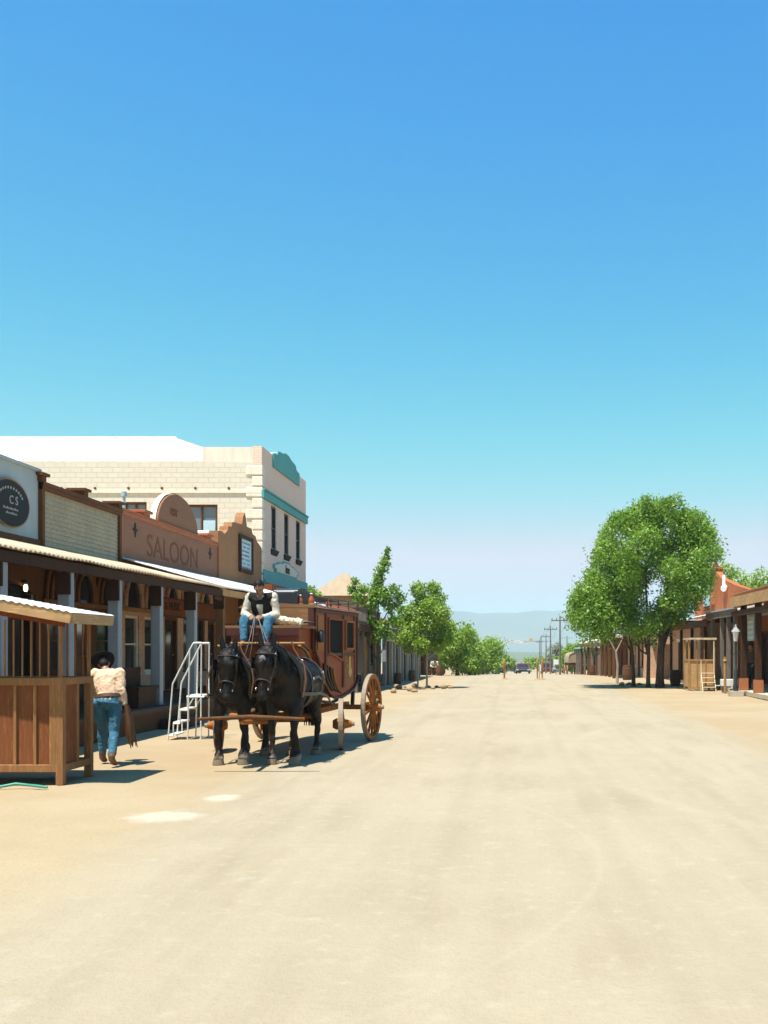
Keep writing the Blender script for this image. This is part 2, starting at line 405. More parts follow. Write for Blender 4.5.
    b.inputs['Specular IOR Level'].default_value = .2
    h = N(nt, 'ShaderNodeMath'); h.operation = 'MULTIPLY_ADD'; L(nt, fine, h.inputs[0]); h.inputs[1].default_value = .35; L(nt, mid, h.inputs[2])
    bump(nt, b, h.outputs[0], .7, .04)
    return m
def N_scale(nt, v, k):
    n = N(nt, 'ShaderNodeMath'); n.operation = 'MULTIPLY'; L(nt, v, n.inputs[0]); n.inputs[1].default_value = k; return n.outputs[0]

M['dirt'] = ground_mat(False); M['road'] = ground_mat(True)
ys = list(np.arange(-12, 60, 1.0)) + list(np.arange(60, 180, 3.0)) + list(np.arange(180, 1200, 60)) + list(np.arange(1200, 9001, 600))
xs = [-8000,-3000,-1000,-300,-100,-40,-25,-18,-14] + list(np.arange(-11, 11.5, .75)) + [14,18,25,40,100,300,1000,3000,8000]
def gfn(x, y):
    d = noise.noise(Vector((x*.4, y*.25, 0)))*.035 if abs(x) > 4.6 and 3 < y < 70 and abs(x) < 14 else 0
    return (x, y, gz(y) + max(-.02, d) - (.012 if abs(x) < 4.6 else 0))
g = MB().grid(gfn, xs, ys).build('ground', M['dirt']); tag(g, kind='structure')
def rfn(u, y):
    wl = -4.35 + .25*noise.noise(Vector((3.1, y*.35, 0))); wr = 5.0 + .25*noise.noise(Vector((9.1, y*.35, 2)))
    return (wl + (wr-wl)*u, y, gz(y) + .004 - (.012 if .03 < u < .97 else .014) + .01*math.sin(PI*u))
ryr = list(np.arange(-10, 60, 1.0)) + list(np.arange(60, 180, 3.0)) + list(np.arange(180, 1200, 60))
g = MB().grid(rfn, [0,.06]+list(np.linspace(.12,.88,9))+[.94,1], ryr).build('road', M['road']); tag(g, kind='structure')


# mountains: a real ridge with depth, some kilometres away
mm, mnt, mb_ = newmat('mountain_rock'); L(mnt, mixc(mnt, noisen(mnt, objco(mnt,(.002,.002,.002)), 2, 6), (.09,.08,.06), (.17,.15,.11)), mb_.inputs['Base Color']); mb_.inputs['Roughness'].default_value = 1
def ridge(x):
    y = 165 + 8*noise.noise(Vector((x*.0022, 1.3, 0))) + 12*noise.noise(Vector((x*.0007, 4.3, 0))) + 5*noise.noise(Vector((x*.008, 4.3, 0)))
    y += 9*noise.noise(Vector((x*.016, 2.3, 0))) + 22*math.exp(-((x+390)/130)**2) + 14*math.exp(-((x-420)/330)**2) + 40*math.exp(-((x-1400)/500)**2)+ 60*math.exp(-((x+1900)/700)**2)
    return y
def mtf(x, v):
    y0 = 4300; h = ridge(x)+16
    prof = [0,.25,.5,.78,.93,1,.9,.6,.2][v]; yy = y0 + [-900,-520,-350,-180,-70,0,120,400,900][v] + 130*noise.noise(Vector((x*.002, v*1.7, 0)))
    return (x, yy, -20 + h*prof*(1 + (.10*noise.noise(Vector((x*.004, v*.9, 3))) if 0 < v < 5 else 0)))
tag(MB().grid(mtf, list(np.arange(-4200, 4201, 40)), list(range(9))).build('mountains', mm), kind='structure')
# low scrub-covered bench in front of them
fm, fnt, fb = newmat('scrub_plain'); L(fnt, mixc(fnt, noisen(fnt, objco(fnt,(.01,.01,.01)), 3, 6), (.05,.08,.04), (.16,.16,.09)), fb.inputs['Base Color']); fb.inputs['Roughness'].default_value = 1
def bnf(x, v):
    h = 14 + 9*noise.noise(Vector((x*.003, 8, 0)))
    return (x, 1500 + [-350,-180,0,400,900][v], -15 + [0,.7,1,.9,0][v]*h)
tag(MB().grid(bnf, list(np.arange(-1800, 1801, 60)), list(range(5))).build('scrub_hills', fm), kind='structure')

# ------------------------------------------------------------------ air
hz = bpy.data.materials.new('thin_air'); hz.use_nodes = True; nt = hz.node_tree
nt.nodes.remove(nt.nodes['Principled BSDF']); pv = N(nt, 'ShaderNodeVolumePrincipled')
HAZE = 2.3e-4
pv.inputs['Color'].default_value = (.59,.83,.94,1); pv.inputs['Density'].default_value = HAZE; pv.inputs['Anisotropy'].default_value = .1
L(nt, pv.outputs[0], nt.nodes['Material Output'].inputs['Volume'])
tag(MB().box(-8300, 8300, -300, 9300, -33, 262).build('haze', hz), 'thin blue desert haze filling the air out to the mountains', 'haze', kind='stuff')
# ------------------------------------------------------------------ people
def hand(mb, wrist, dirv, palm, side, curl=.5, s=1.0):
    """palm + five separate curled fingers. dirv: finger direction, palm: palm normal, side: thumb side"""
    w = Vector(wrist); d = Vector(dirv).normalized(); p = Vector(palm); p = (p - d*p.dot(d)).normalized()
    q = Vector(side); q = (q - d*q.dot(d) - p*q.dot(p)).normalized()
    mb.loft([w - d*.03*s, w + d*.02*s, w + d*.055*s, w + d*.09*s], [(.024*s,.017*s),(.032*s,.016*s),(.041*s,.016*s),(.04*s,.012*s)], q, 8)
    for i, ln in enumerate((.072,.08,.075,.06)):
        b = w + d*.085*s + q*(.03 - .02*i)*s
        a1 = curl*.6; a2 = curl*1.5; a3 = curl*2.2
        p1 = b + (d*math.cos(a1) + p*math.sin(a1))*ln*.45*s
        p2 = p1 + (d*math.cos(a2) + p*math.sin(a2))*ln*.32*s
        p3 = p2 + (d*math.cos(a3) + p*math.sin(a3))*ln*.25*s
        mb.loft([b - d*.015*s, b, p1, p2, p3], [.0085*s,.0088*s,.0085*s,.008*s,.006*s], q, 6)
    b = w + d*.025*s + q*.028*s
    p1 = b + (d*.6 + q*.75 + p*.2).normalized()*.035*s; p2 = p1 + (d*.9 + q*.2 + p*.35).normalized()*.03*s
    mb.loft([b - q*.012*s, b, p1, p2], [.012*s,.012*s,.010*s,.007*s], p, 6)

def figure(name, loc, rz, J, label, mats, hat='hat', scale=1.0, vest=False, long_hair=False, voxel=.011, hold=None, cat='person'):
    """J: joints in a frame where the figure faces +y, x to its right"""
    root = empty(name, loc, rz, label, cat); root.scale = (scale,)*3
    V = {k: Vector(v) for k, v in J.items()}
    X = Vector((1,0,0))
    sh = (V['shR'] - V['shL']).normalized()
    up = (V['head'] - V['neck']).normalized(); fw = V.get('look', Vector((0,1,0))); fw = (fw - up*fw.dot(up)).normalized(); hr = fw.cross(up).normalized()
    def torso(mb, k, lo=0, hi=5):
        pts = [V['pelvis'], V['waist'], (V['waist']+V['chest'])/2, V['chest'], V['neck'] - (V['neck']-V['chest'])*.22, V['neck']]
        rad = [(.165+k,.115+k),(.145+k,.105+k),(.16+k,.115+k),(.18+k,.12+k),(.13+k,.09+k),(.06+k,.058+k)]
        mb.loft(pts[lo:hi+1], rad[lo:hi+1], sh, 16)
        if hi >= 4:
            mb.loft([V['shL'], V['chest']*.5+V['neck']*.5, V['shR']], [(.062+k)]*3, (0,1,0), 10)
    def arm(mb, s, k, upto=2, w0=.058):
        a, e, w = V['sh'+s], V['el'+s], V['wr'+s]
        mb.loft([a, (a+e)/2, e], [w0+k, .05+k, .042+k], (1,0,0), 10)
        if upto > 1: mb.loft([e, e+(w-e)*.3, w], [.042+k, .041+k, .027+k*.9], (1,0,0), 10)
        mb.ell(a, (.064+k,)*3); mb.ell(e, (.043+k,)*3)
    def leg(mb, s, k, t=1.0):
        h, kn, an = V['hip'+s], V['kn'+s], V['an'+s]
        mb.loft([h, h+(kn-h)*.5, kn], [.094+k, .078+k, .058+k], (1,0,0), 12)
        an = kn + (an-kn)*t
        mb.loft([kn, kn+(an-kn)*.35, an], [.058+k, .058+k, .038+k*1.2], (1,0,0), 12); mb.ell(kn, (.06+k,)*3); mb.ell(h, (.095+k,)*3)
    b = MB(); torso(b, -.006)
    b.loft([V['neck']-up*.05, V['neck'], V['head']-up*.07], [.062,.054,.052], sh, 10)
    c = V['head']; rot = Matrix((hr, fw, up)).transposed()
    b.ell(c + up*.02, (.074,.094,.092), 14, 10, rot); b.ell(c - up*.045 + fw*.022, (.056,.068,.066), 12, 8, rot)
    b.loft([c + fw*.088 + up*.015, c + fw*.108 - up*.022, c + fw*.085 - up*.035], [.009,.015,.011], hr, 8)     # nose
    b.loft([c + fw*.082 - up*.056 - hr*.022, c + fw*.092 - up*.055, c + fw*.082 - up*.056 + hr*.022], [.007,.010,.007], up, 6)   # mouth
    b.loft([c + fw*.085 + up*.028 - hr*.045, c + fw*.095 + up*.03, c + fw*.085 + up*.028 + hr*.045], [.008,.009,.008], up, 6)   # brow
    for s in (-1, 1): b.ell(c + hr*.076*s - up*.005, (.011,.022,.032), 8, 6, rot)
    for s, hs in (('L',-1),('R',1)):
        arm(b, s, -.004); leg(b, s, -.006)
        an, to = V['an'+s], V['to'+s]
        b.loft([an, an + (to-an)*.5 - Vector((0,0,.01)), to], [.036,.036,.028], (1,0,0), 8)
        w = V['wr'+s]; d = V.get('hd'+s, (w - V['el'+s])); hand(b, w, d, V.get('pm'+s, Vector((-hs,.2,0))), V.get('th'+s, Vector((0,1,.1))), V['curl'].x if 'curl' in V else .6)
    body = fuse(b, 'body', mats['skin'], root, .0085, 3)
    e = MB()
    for s in (-1,1): e.ell(c + fw*.082 + hr*.03*s + up*.008, (.012,.008,.008), 8, 6, rot)
    e.build('eyes', M['hair'], root)
    # clothes
    t = MB(); torso(t, .012, 0, 4)
    for s in 'LR': arm(t, s, .014)
    sh_ = fuse(t, 'shirt', mats['shirt'], root, voxel, 2, .015, 12)
    p = MB(); p.loft([V['waist'] + (V['pelvis']-V['waist'])*.35, V['pelvis'], (V['hipL']+V['hipR'])/2 - Vector((0,0,.02))], [(.172,.128),(.185,.14),(.17,.12)], sh, 14)
    for s in 'LR': leg(p, s, .013, .93)
    fuse(p, 'trousers', mats['trousers'], root, voxel, 2, .012, 13)
    bl = MB(); d = V['pelvis']-V['waist']
    bl.loft([V['waist']+d*.28, V['waist']+d*.62], [(.181,.137),(.187,.143)], sh, 18); bl.build('belt', M['brownleather'], root)
    for s in 'LR':
        o = MB(); an, to = V['an'+s], V['to'+s]; kn = V['kn'+s]
        o.loft([an+(kn-an)*.2, an, an+Vector((0,0,-.045))], [.054,.05,.044], (1,0,0), 10)
        o.loft([an + (an-to)*.18 + Vector((0,0,-.045)), an + (to-an)*.5 - Vector((0,0,.03)), to], [(.036,.034),(.046,.036),(.03,.024)], (1,0,0), 10)
        fuse(o, 'boot', mats.get('boot', M['boot']), root, .009, 2)
    if vest:
        v = MB(); torso(v, .024, 0, 4); v = fuse(v, 'vest', M['vest'], root, voxel, 3)
        # open front showing shirt: collar strips
        cl = MB(); cl.loft([V['neck'] + fw*.03 - sh*.05, V['neck'] + fw*.08 - up*.05, V['neck'] + fw*.03 + sh*.05], [.018,.02,.018], up, 8); cl.build('collar', mats['shirt'], root)
        ff = (V['chest']-V['waist']).cross(sh).normalized(); ff = ff if ff.dot(fw) > 0 else -ff
        sf = MB(); sf.loft([V['waist']+ff*.13, V['waist'].lerp(V['chest'],.5)+ff*.142, V['chest']+ff*.145, V['neck']-up*.06+ff*.075], [(.02,.012),(.034,.014),(.05,.014),(.06,.014)], sh, 10); sf.build('shirt_front', mats['shirt'], root)
    h = MB()
    h.ell(c + up*.034 - fw*.014, (.082,.1,.088), 14, 8, rot)
    h.ell(c - fw*.045 - up*.02, (.07,.055,.075), 12, 8, rot)
    if long_hair: h.ell(c - fw*.06 - up*.09, (.06,.045,.09), 12, 8, rot)
    # trim hair away from the face
    hb = h.mesh('hair'); bmx = bmesh.new(); bmx.from_mesh(hb)
    kill = [f for f in bmx.faces if (f.calc_center_median()-c).dot(fw) > .035 and (f.calc_center_median()-c).dot(up) < .062]
    bmesh.ops.delete(bmx, geom=kill, context='FACES'); bmx.to_mesh(hb); bmx.free(); hb.materials.append(M['hair'])
    ho = bpy.data.objects.new('hair', hb); COL.objects.link(ho); ho.parent = root
    if hat:
        k = MB(); bc = c + up*.075
        n = 28
        def br(rr, zz, wav):
            return [bc + hr*rr[0]*math.cos(2*PI*i/n) + fw*rr[1]*math.sin(2*PI*i/n) + up*(zz + wav*math.cos(2*PI*i/n)**2) for i in range(n)]
        rings = [br((.08,.1),0,0), br((.13,.15),-.004,.01), br((.165,.19),-.012,.035), br((.165,.19),-.004,.035), br((.13,.15),.006,.01), br((.092,.112),.012,0), br((.086,.104),.06,0), br((.075,.09),.105,0), br((.05,.066),.118,0), br((.012,.03),.1,0)]
        vs = [v for r_ in rings for v in r_]; fs = [(i*n+j, i*n+(j+1)%n, (i+1)*n+(j+1)%n, (i+1)*n+j) for i in range(len(rings)-1) for j in range(n)]
        k._add(vs, fs, True); k._add(rings[-1], [tuple(range(n))]); k.build('hat', mats.get('hat', M['hat']), root)
    return root, V

# ------------------------------------------------------------------ horse (local: nose towards +x)
def horse(loc, rz, label, turn=0.0, sc=1.0, blaze=True, group=None, step=0):
    root = empty('horse', loc, rz, label, 'horse', group); root.scale = (sc,)*3
    S = (0,1,0); b = MB()
    b.loft([(-1.2,0,1.13),(-1.13,0,1.16),(-.98,0,1.17),(-.75,0,1.16),(-.45,0,1.11),(-.1,0,1.08),(.2,0,1.1),(.42,0,1.13),(.58,0,1.13),(.68,0,1.12)],
           [(.08,.1),(.2,.23),(.29,.31),(.315,.345),(.325,.345),(.335,.355),(.31,.37),(.27,.36),(.2,.29),(.1,.17)], S, 20)
    # withers, neck
    t = turn
    P = lambda x, y, z: (x, y*1.0, z)
    nk = [(.28,0,1.22),(.5,t*.1,1.33),(.7,t*.35,1.46),(.86,t*.7,1.56),(.95,t*1.0,1.58)]
    b.loft(nk, [(.2,.36),(.16,.29),(.125,.22),(.105,.17),(.09,.13)], S, 16)
    hx, hy = .95, t
    hd = [(hx-.02,hy,1.62),(hx+.06,hy+t*.1,1.53),(hx+.12,hy+t*.15,1.40),(hx+.17,hy+t*.2,1.24),(hx+.215,hy+t*.25,1.08),(hx+.235,hy+t*.28,.98),(hx+.235,hy+t*.28,.93)]
    b.loft(hd, [(.095,.09),(.128,.165),(.12,.165),(.09,.125),(.075,.1),(.078,.092),(.055,.06)], S, 16)
    for s in (-1,1):
        b.ell((hx+.12, hy+s*.115, 1.44), (.03,.016,.024)); b.ell((hx+.03, hy+s*.05, 1.33), (.06,.05,.11))
        b.ell((hx+.27, hy+t*.28+s*.035, 1.0), (.022,.02,.022))
    dx = [step, -step]
    for i, s in enumerate((-1,1)):
        d = dx[i]
        y = s*.17
        b.loft([(.36,y*.9,1.1),(.40+d*.2,y,.86),(.42+d*.6,y,.70),(.44+d,y,.50),(.435+d*.9,y,.40),(.43+d*.6,y,.20),(.455+d*.55,y,.12),(.48+d*.5,y,.06)],
               [(.12,.17),(.1,.12),(.078,.085),(.062,.064),(.05,.052),(.048,.05),(.066,.07),(.075,.08)], S, 12)
        b.loft([(-.86,y*.85,1.1),(-.80,y,.9),(-.83-d*.4,y,.74),(-.97-d,y,.56),(-.985-d,y,.47),(-.96-d,y,.24),(-.93-d,y,.13),(-.905-d,y,.06)],
               [(.15,.26),(.125,.2),(.09,.12),(.062,.085),(.052,.06),(.048,.052),(.068,.074),(.076,.084)], S, 12)
        # feathering
        b.ell((.42+d*.5, y, .12), (.07,.072,.09)); b.ell((-.95-d, y, .13), (.07,.074,.095))
    fuse(b, 'body', M['horse'], root, .016, 3, .03, 4.5)
    for i, s in enumerate((-1,1)):
        d = dx[i]; y = s*.17
        for cx in (.49+d*.5, -.89-d):
            MB().lathe([(.085,0),(.08,.03),(.07,.075)], (cx, y, 0.0), 14).build('hoof', M['hoof'], root)
        # ears
        e = MB(); bx = hx+.0
        e.loft([(bx+.01, hy+s*.07, 1.63),(bx+.015, hy+s*.085, 1.72),(bx+.02, hy+s*.095, 1.80),(bx+.03, hy+s*.09, 1.86)], [(.033,.022),(.042,.024),(.028,.016),(.006,.004)], S, 8).build('ear', M['mane'], root)
    # mane and forelock, tail
    mn = MB()
    for k in range(110):
        u = random.random(); q = u*3.7; i = int(q); f = q-i; i = min(i,3)
        a = Vector(nk[i]).lerp(Vector(nk[i+1]), f); top = a + Vector((-.05,0,[.36,.29,.22,.17,.13][i]*.85))
        s = random.choice((-1,1,1)); ln = random.uniform(.16,.42)
        mn.loft([top, top+Vector((random.uniform(-.03,.03), s*.1, -.06)), top+Vector((random.uniform(-.05,.05), s*.17, -ln))], [.016,.014,.004], (1,0,0), 5)
    for k in range(18):
        y0 = hy + random.uniform(-.08,.08)
        mn.loft([(hx+.0, y0, 1.66),(hx+.12, y0*1.0+random.uniform(-.02,.02), 1.6),(hx+.21, y0+random.uniform(-.03,.03), random.uniform(1.38,1.48))], [.02,.017,.004], (0,1,0), 5)
    mn.build('mane', M['mane'], root)
    tl = MB()
    for k in range(14):
        y0 = random.uniform(-.05,.05)
        tl.loft([(-1.2,y0*.5,1.24),(-1.3,y0,1.1),(-1.33,y0*1.5,.8),(-1.3+random.uniform(-.04,.04),y0*1.8,.42)], [.03,.035,.03,.006], (0,1,0), 6)
    tl.build('tail', M['mane'], root)
    if blaze:
        bz = MB(); bz.ell((hx+.232, hy+t*.1, 1.49), (.012,.045,.06), 8, 6); bz.build('forehead_star', M['star'], root)
    # harness
    hn = MB()
    def ring(c, ry, rz_, tilt, th, w, n=26, mb=hn, rot2=0):
        c = Vector(c); pts = []
        mt = Matrix.Rotation(tilt, 3, 'Y')
        for k in range(n+1):
            a = 2*PI*k/n; pts.append(c + mt @ Vector((0, ry*math.cos(a), rz_*math.sin(a))))
        mb.loft(pts, [(w, th)]*len(pts), (1,0,.0), 6, True, False)
    collar = MB(); ring((.47,t*.06,1.2), .27, .40, R(18), .045, .05, mb=collar)
    collar.build('horse_collar', M['leather'], root)
    ha = MB()
    for s in (-1,1):
        ha.loft([(.56,s*.30,.95),(.52,s*.335,1.2),(.45,s*.29,1.4),(.38,s*.13,1.63),(.35,s*.09,1.74)], [.014]*5, (1,0,0), 6)
    ha.build('hames', M['brownleather'], root)
    ring((.08,0,1.1), .335, .385, R(0), .008, .035)
    ring((-.62,0,1.15), .345, .36, R(0), .007, .025)
    ring((-.95,0,1.12), .31, .33, R(-25), .007, .025)
    hn.loft([(.42,0,1.5),(.1,0,1.49),(-.3,0,1.47),(-.7,0,1.52),(-1.0,0,1.49),(-1.15,0,1.38)], [(.025,.008)]*6, (0,1,0), 6)
    for s in (-1,1):
        hn.loft([(.56,s*.31,1.0),(.1,s*.355,.98),(-.4,s*.35,.97),(-1.0,s*.34,.9),(-1.5,s*.32,.72)], [(.008,.028)]*5, (0,1,0), 6)
        hn.loft([(.08,s*.345,1.2),(-.35,s*.34,1.22),(-.9,s*.32,1.1),(-1.16,s*.2,1.02)], [(.007,.022)]*4, (0,1,0), 6)
        hn.loft([(-.62,s*.335,1.28),(-.8,s*.33,1.16),(-.95,s*.325,1.06)], [(.007,.016)]*3, (0,1,0), 6)
    hn.build('harness_straps', M['strap'], root)
    br = MB()
    ring((hx+.18,hy+t*.2,1.17), .098, .118, R(62), .008, .022, 20, br); ring((hx+.06,hy+t*.05,1.55), .138, .155, R(80), .007, .016, 20, br)
    for s in (-1,1):
        br.loft([(hx-.02,hy+s*.115,1.62),(hx+.08,hy+s*.14,1.46),(hx+.15,hy+t*.15+s*.115,1.28),(hx+.2,hy+t*.2+s*.09,1.1)], [(.006,.014)]*4, S, 6)
    br.build('bridle', M['strap'], root)
    bl = MB()
    for s in (-1,1):
        bl.box(hx+.09, hx+.25, hy+s*.15-.006, hy+s*.15+.006, 1.37, 1.52, Matrix.Rotation(s*.15,3,'Z'))
    bl.build('blinker', M['leather'], root)
    bk = MB()
    for s in (-1,1):
        bk.ell((hx+.21,hy+t*.22+s*.08,1.09), (.022,.012,.022), 8, 6); bk.ell((hx+.07,hy+s*.125,1.56), (.016,.010,.016), 8, 6)
        bk.ell((.08,s*.35,1.2), (.025,.012,.025), 8, 6); bk.ell((-.62,s*.35,1.28), (.02,.012,.02), 8, 6); bk.ell((-.3,s*.1,1.46),(.02,.02,.02),8,6)
    bk.build('buckles', M['buckle'], root)
    return root

# ------------------------------------------------------------------ trees
def leaves_mesh(name, centers, radii, per, size, mat, parent, jitter=.25, shell=.5):
    C = np.array(centers, float); Rr = np.array(radii, float)
    if Rr.ndim == 1: Rr = np.stack([Rr,Rr,Rr],1)
    vol = Rr.prod(1)**(2/3); cnt = np.maximum(8, (per*vol/vol.sum())).astype(int)
    idx = np.repeat(np.arange(len(C)), cnt); n = len(idx)
    d = RNG.normal(size=(n,3)); d /= np.linalg.norm(d,axis=1)[:,None]
    rr = (shell + (1-shell)*RNG.random(n)**.7) * (1 + jitter*(RNG.random(n)**3)*1.6)
    p = C[idx] + d*Rr[idx]*rr[:,None]
    # leaf: folded diamond of 2 triangles, oriented loosely outward/up
    nrm = d*.6 + RNG.normal(size=(n,3))*.7 + np.array([0,0,.35]); nrm /= np.linalg.norm(nrm,axis=1)[:,None]
    a = np.cross(nrm, RNG.normal(size=(n,3))); a /= np.linalg.norm(a,axis=1)[:,None]; b = np.cross(nrm, a)
    s = size*(.6 + .8*RNG.random(n))[:,None]
    V = np.stack([p - a*s*.55, p + b*s*.32 + nrm*s*.08, p + a*s*.55, p - b*s*.32 + nrm*s*.08], 1).reshape(-1,3)
    me = bpy.data.meshes.new(name); me.vertices.add(4*n); me.vertices.foreach_set('co', V.ravel())
    me.loops.add(4*n); me.loops.foreach_set('vertex_index', np.arange(4*n, dtype=np.int32))
    me.polygons.add(n); me.polygons.foreach_set('loop_start', np.arange(0,4*n,4, dtype=np.int32)); me.polygons.foreach_set('loop_total', np.full(n,4,np.int32))
    me.materials.append(mat); me.update(calc_edges=True); me.validate()
    o = bpy.data.objects.new(name, me); COL.objects.link(o); o.parent = parent
    return o

def tree(loc, label, trunks, clumps, nleaf, size, mat='leafA', bark='bark', group=None, name='tree', cat='tree', limbs=True, shell=.45, jit=.25):
    """clumps: (x,y,z,r) or (x,y,z,rx,ry,rz) in local metres; trunks: list of ([(x,y,z)...],[r...])"""
    root = empty(name, loc, 0, label, cat, group)
    t = MB()
    for pts, rad in trunks: t.loft(pts, rad, (1,0,0), 9)
    if limbs:
        for c in clumps[::max(1, len(clumps)//22)]:
            e = Vector(c[:3])
            best = None
            for pts, rad in trunks:
                for k in range(len(pts)):
                    q = Vector(pts[k])
                    if q.z < e.z - .1 and k > 0:
                        dd = (q-e).length
                        if best is None or dd < best[0]: best = (dd, q, rad[k])
            if best:
                q = best[1]; mid = q.lerp(e,.5) + Vector((0,0,-.08*(e-q).length))
                t.loft([q, mid, e], [best[2]*.6, best[2]*.4, .012], (1,0,0), 6)
    t.build('trunk', M[bark], root)
    leaves_mesh('crown', [c[:3] for c in clumps], [(c[3],c[3],c[3]) if len(c) == 4 else c[3:6] for c in clumps], nleaf, size, M[mat], root, jit, shell)
    return root

def blob_clumps(n, w, d, z0, z1, r, seed, top=1.0):
    rnd = random.Random(seed); out = []
    while len(out) < n:
        x, y, z = rnd.uniform(-1,1), rnd.uniform(-1,1), rnd.uniform(-1,1)
        q = x*x + y*y + z*z
        if q > 1 or q < .12: continue
        out.append((x*w, y*d, (z0+z1)/2 + z*(z1-z0)/2, r*rnd.uniform(.7,1.25)))
    return out

# ------------------------------------------------------------------ building pieces (local: street face at y=0 facing -y, x to the right)
def wall_open(mb, x0, x1, z0, z1, y0, y1, holes):
    """solid wall with rectangular holes (a,b,c,d) = x range, z range"""
    xsn = sorted({x0, x1, *[h[0] for h in holes], *[h[1] for h in holes]}); zsn = sorted({z0, z1, *[h[2] for h in holes], *[h[3] for h in holes]})
    for i in range(len(xsn)-1):
        run = None
        for j in range(len(zsn)-1):
            cx, cz = (xsn[i]+xsn[i+1])/2, (zsn[j]+zsn[j+1])/2
            hole = any(h[0] < cx < h[1] and h[2] < cz < h[3] for h in holes)
            if not hole and run is None: run = zsn[j]
            if hole and run is not None: mb.box(xsn[i], xsn[i+1], y0, y1, run, zsn[j]); run = None
        if run is not None: mb.box(xsn[i], xsn[i+1], y0, y1, run, zsn[-1])
    return mb

def window(root, x0, x1, z0, z1, y=.0, frame='dkbrown', pane='glass', t=.07, nx=1, nz=2, depth=.1, name='window', sill=True):
    f = MB()
    f.box(x0, x0+t, y+.02, y+depth, z0, z1); f.box(x1-t, x1, y+.02, y+depth, z0, z1)
    f.box(x0+t, x1-t, y+.02, y+depth, z1-t, z1); f.box(x0+t, x1-t, y+.02, y+depth, z0, z0+t)
    for i in range(1, nx): xx = x0+(x1-x0)*i/nx; f.box(xx-t*.25, xx+t*.25, y+.04, y+depth-.02, z0+t, z1-t)
    for i in range(1, nz): zz = z0+(z1-z0)*i/nz; f.box(x0+t, x1-t, y+.035, y+depth-.015, zz-t*.3, zz+t*.3)
    fo = f.build(name, M[frame], root)
    MB().box(x0+.01, x1-.01, y+depth-.01, y+depth+.02, z0+.01, z1-.01).build('pane', M[pane], fo)
    if sill: MB().box(x0-.05, x1+.05, y-.06, y+.03, z0-.07, z0-.003).build('sill', M[frame], fo)
    return fo

def door(root, x0, x1, z0, z1, y=0., mat='dkbrown', glassed=True, frame='brown'):
    f = MB(); t = .09
    f.box(x0-t, x0, y-.03, y+.12, z0, z1+t); f.box(x1, x1+t, y-.03, y+.12, z0, z1+t); f.box(x0, x1, y-.03, y+.12, z1, z1+t)
    f.build('door_frame', M[frame], root)
    d = MB(); d.box(x0, x1, y+.06, y+.1, z0, z1)
    w = x1-x0
    for (a, b) in ((.1,.4),(.48,.92)):
        d.box(x0+w*.15, x0+w*.85, y+.045, y+.06, z0+(z1-z0)*a, z0+(z1-z0)*a+.03)
        d.box(x0+w*.15, x0+w*.85, y+.045, y+.06, z0+(z1-z0)*b-.03, z0+(z1-z0)*b)
    o = d.build('door', M[mat], root)
    if glassed: MB().box(x0+w*.2, x0+w*.8, y+.048, y+.062, z0+(z1-z0)*.5, z0+(z1-z0)*.9).build('pane', M['glass'], o)
    MB().ell((x1-.08, y+.03, z0+1.0), (.03,.03,.03), 8, 6).build('handle', M['gold'], o)
    return o

def corrugated(x0, x1, ya, za, yb, zb, pitch=.15, amp=.018, wob=.012, th=.012):
    """sheet between front edge (ya,za) and back edge (yb,zb)"""
    mb = MB(); n = int((x1-x0)/pitch*4); us = [x0 + (x1-x0)*i/n for i in range(n+1)]
    def fn(u, v):
        w = wob*noise.noise(Vector((u*.9, 2.2, 0)))*(1-v)*2.2
        yy = ya + (yb-ya)*v + (0.05*noise.noise(Vector((math.floor(u/.7), 5, 0))) if v < .01 else 0)
        return (u, yy, za + (zb-za)*v + amp*math.sin(2*PI*u/pitch) + w)
    mb.grid(fn, us, [0,.25,.5,.75,1])
    m2 = MB(); m2.v = [(x,y,z-th) for x,y,z in mb.v]; m2.f = [tuple(reversed(f)) for f in mb.f]; m2.sm = mb.sm
    mb._add(m2.v, m2.f, True)
    nu = len(us); nv = 5; off = nu*nv
    fr = [(i, i+1, off+i+1, off+i) for i in range(nu-1)]
    mb._add(mb.v[:2*off][:], [], True) if False else None
    for f in fr: mb.f.append(f); mb.sm.append(False)
    return mb

def post(root, x, y, z0, z1, w, mat, sleeve=None, sleeve_z=None, name='post'):
    o = MB().box(x-w/2, x+w/2, y-w/2, y+w/2, z0, z1).build(name, M[mat], root, bevel=.012)
    if sleeve: MB().box(x-w/2-.045, x-w/2-.003, y-w/2-.03, y+w/2+.0, sleeve_z, z1-.01).box(x-w/2-.0, x+w/2, y+w/2+.003, y+w/2+.04, sleeve_z, z1-.01).build('sleeve', M[sleeve], o)
    return o
Q = R(90)
def lb(name, x, y0, label, cat='building', group=None): return empty(name, (x, y0, 0), Q, label, cat, group)      # left side of the street
def rb(name, x, y1, label, cat='building', group=None): return empty(name, (x, y1, gz(y1)), -Q, label, cat, group)   # right side: local x runs towards the camera

# ---------- blue grey shop with oval sign
b = lb('shop_building', -10, 12.0, 'blue grey plaster false-front shop with a dark oval sign, nearest on the left side')
w = MB(); wall_open(w, 0, 9.0, 0, 5.33, 0, .3, [(6.2, 8.75, 1.0, 3.0), (3.0, 5.2, 1.0, 3.0), (1.0,2.0,.4,2.7)])
w.box(0, 9, .3, 7, 0, .3); w.box(0, .25, .3, 7, .3, 4.2); w.box(8.75, 9, .3, 7, .3, 4.2)
w.build('wall', M['bluegrey'], b)
MB().box(0.1, 8.9, .28, 6.9, 4.0, 4.12).build('roof', M['tin_tan'], b)
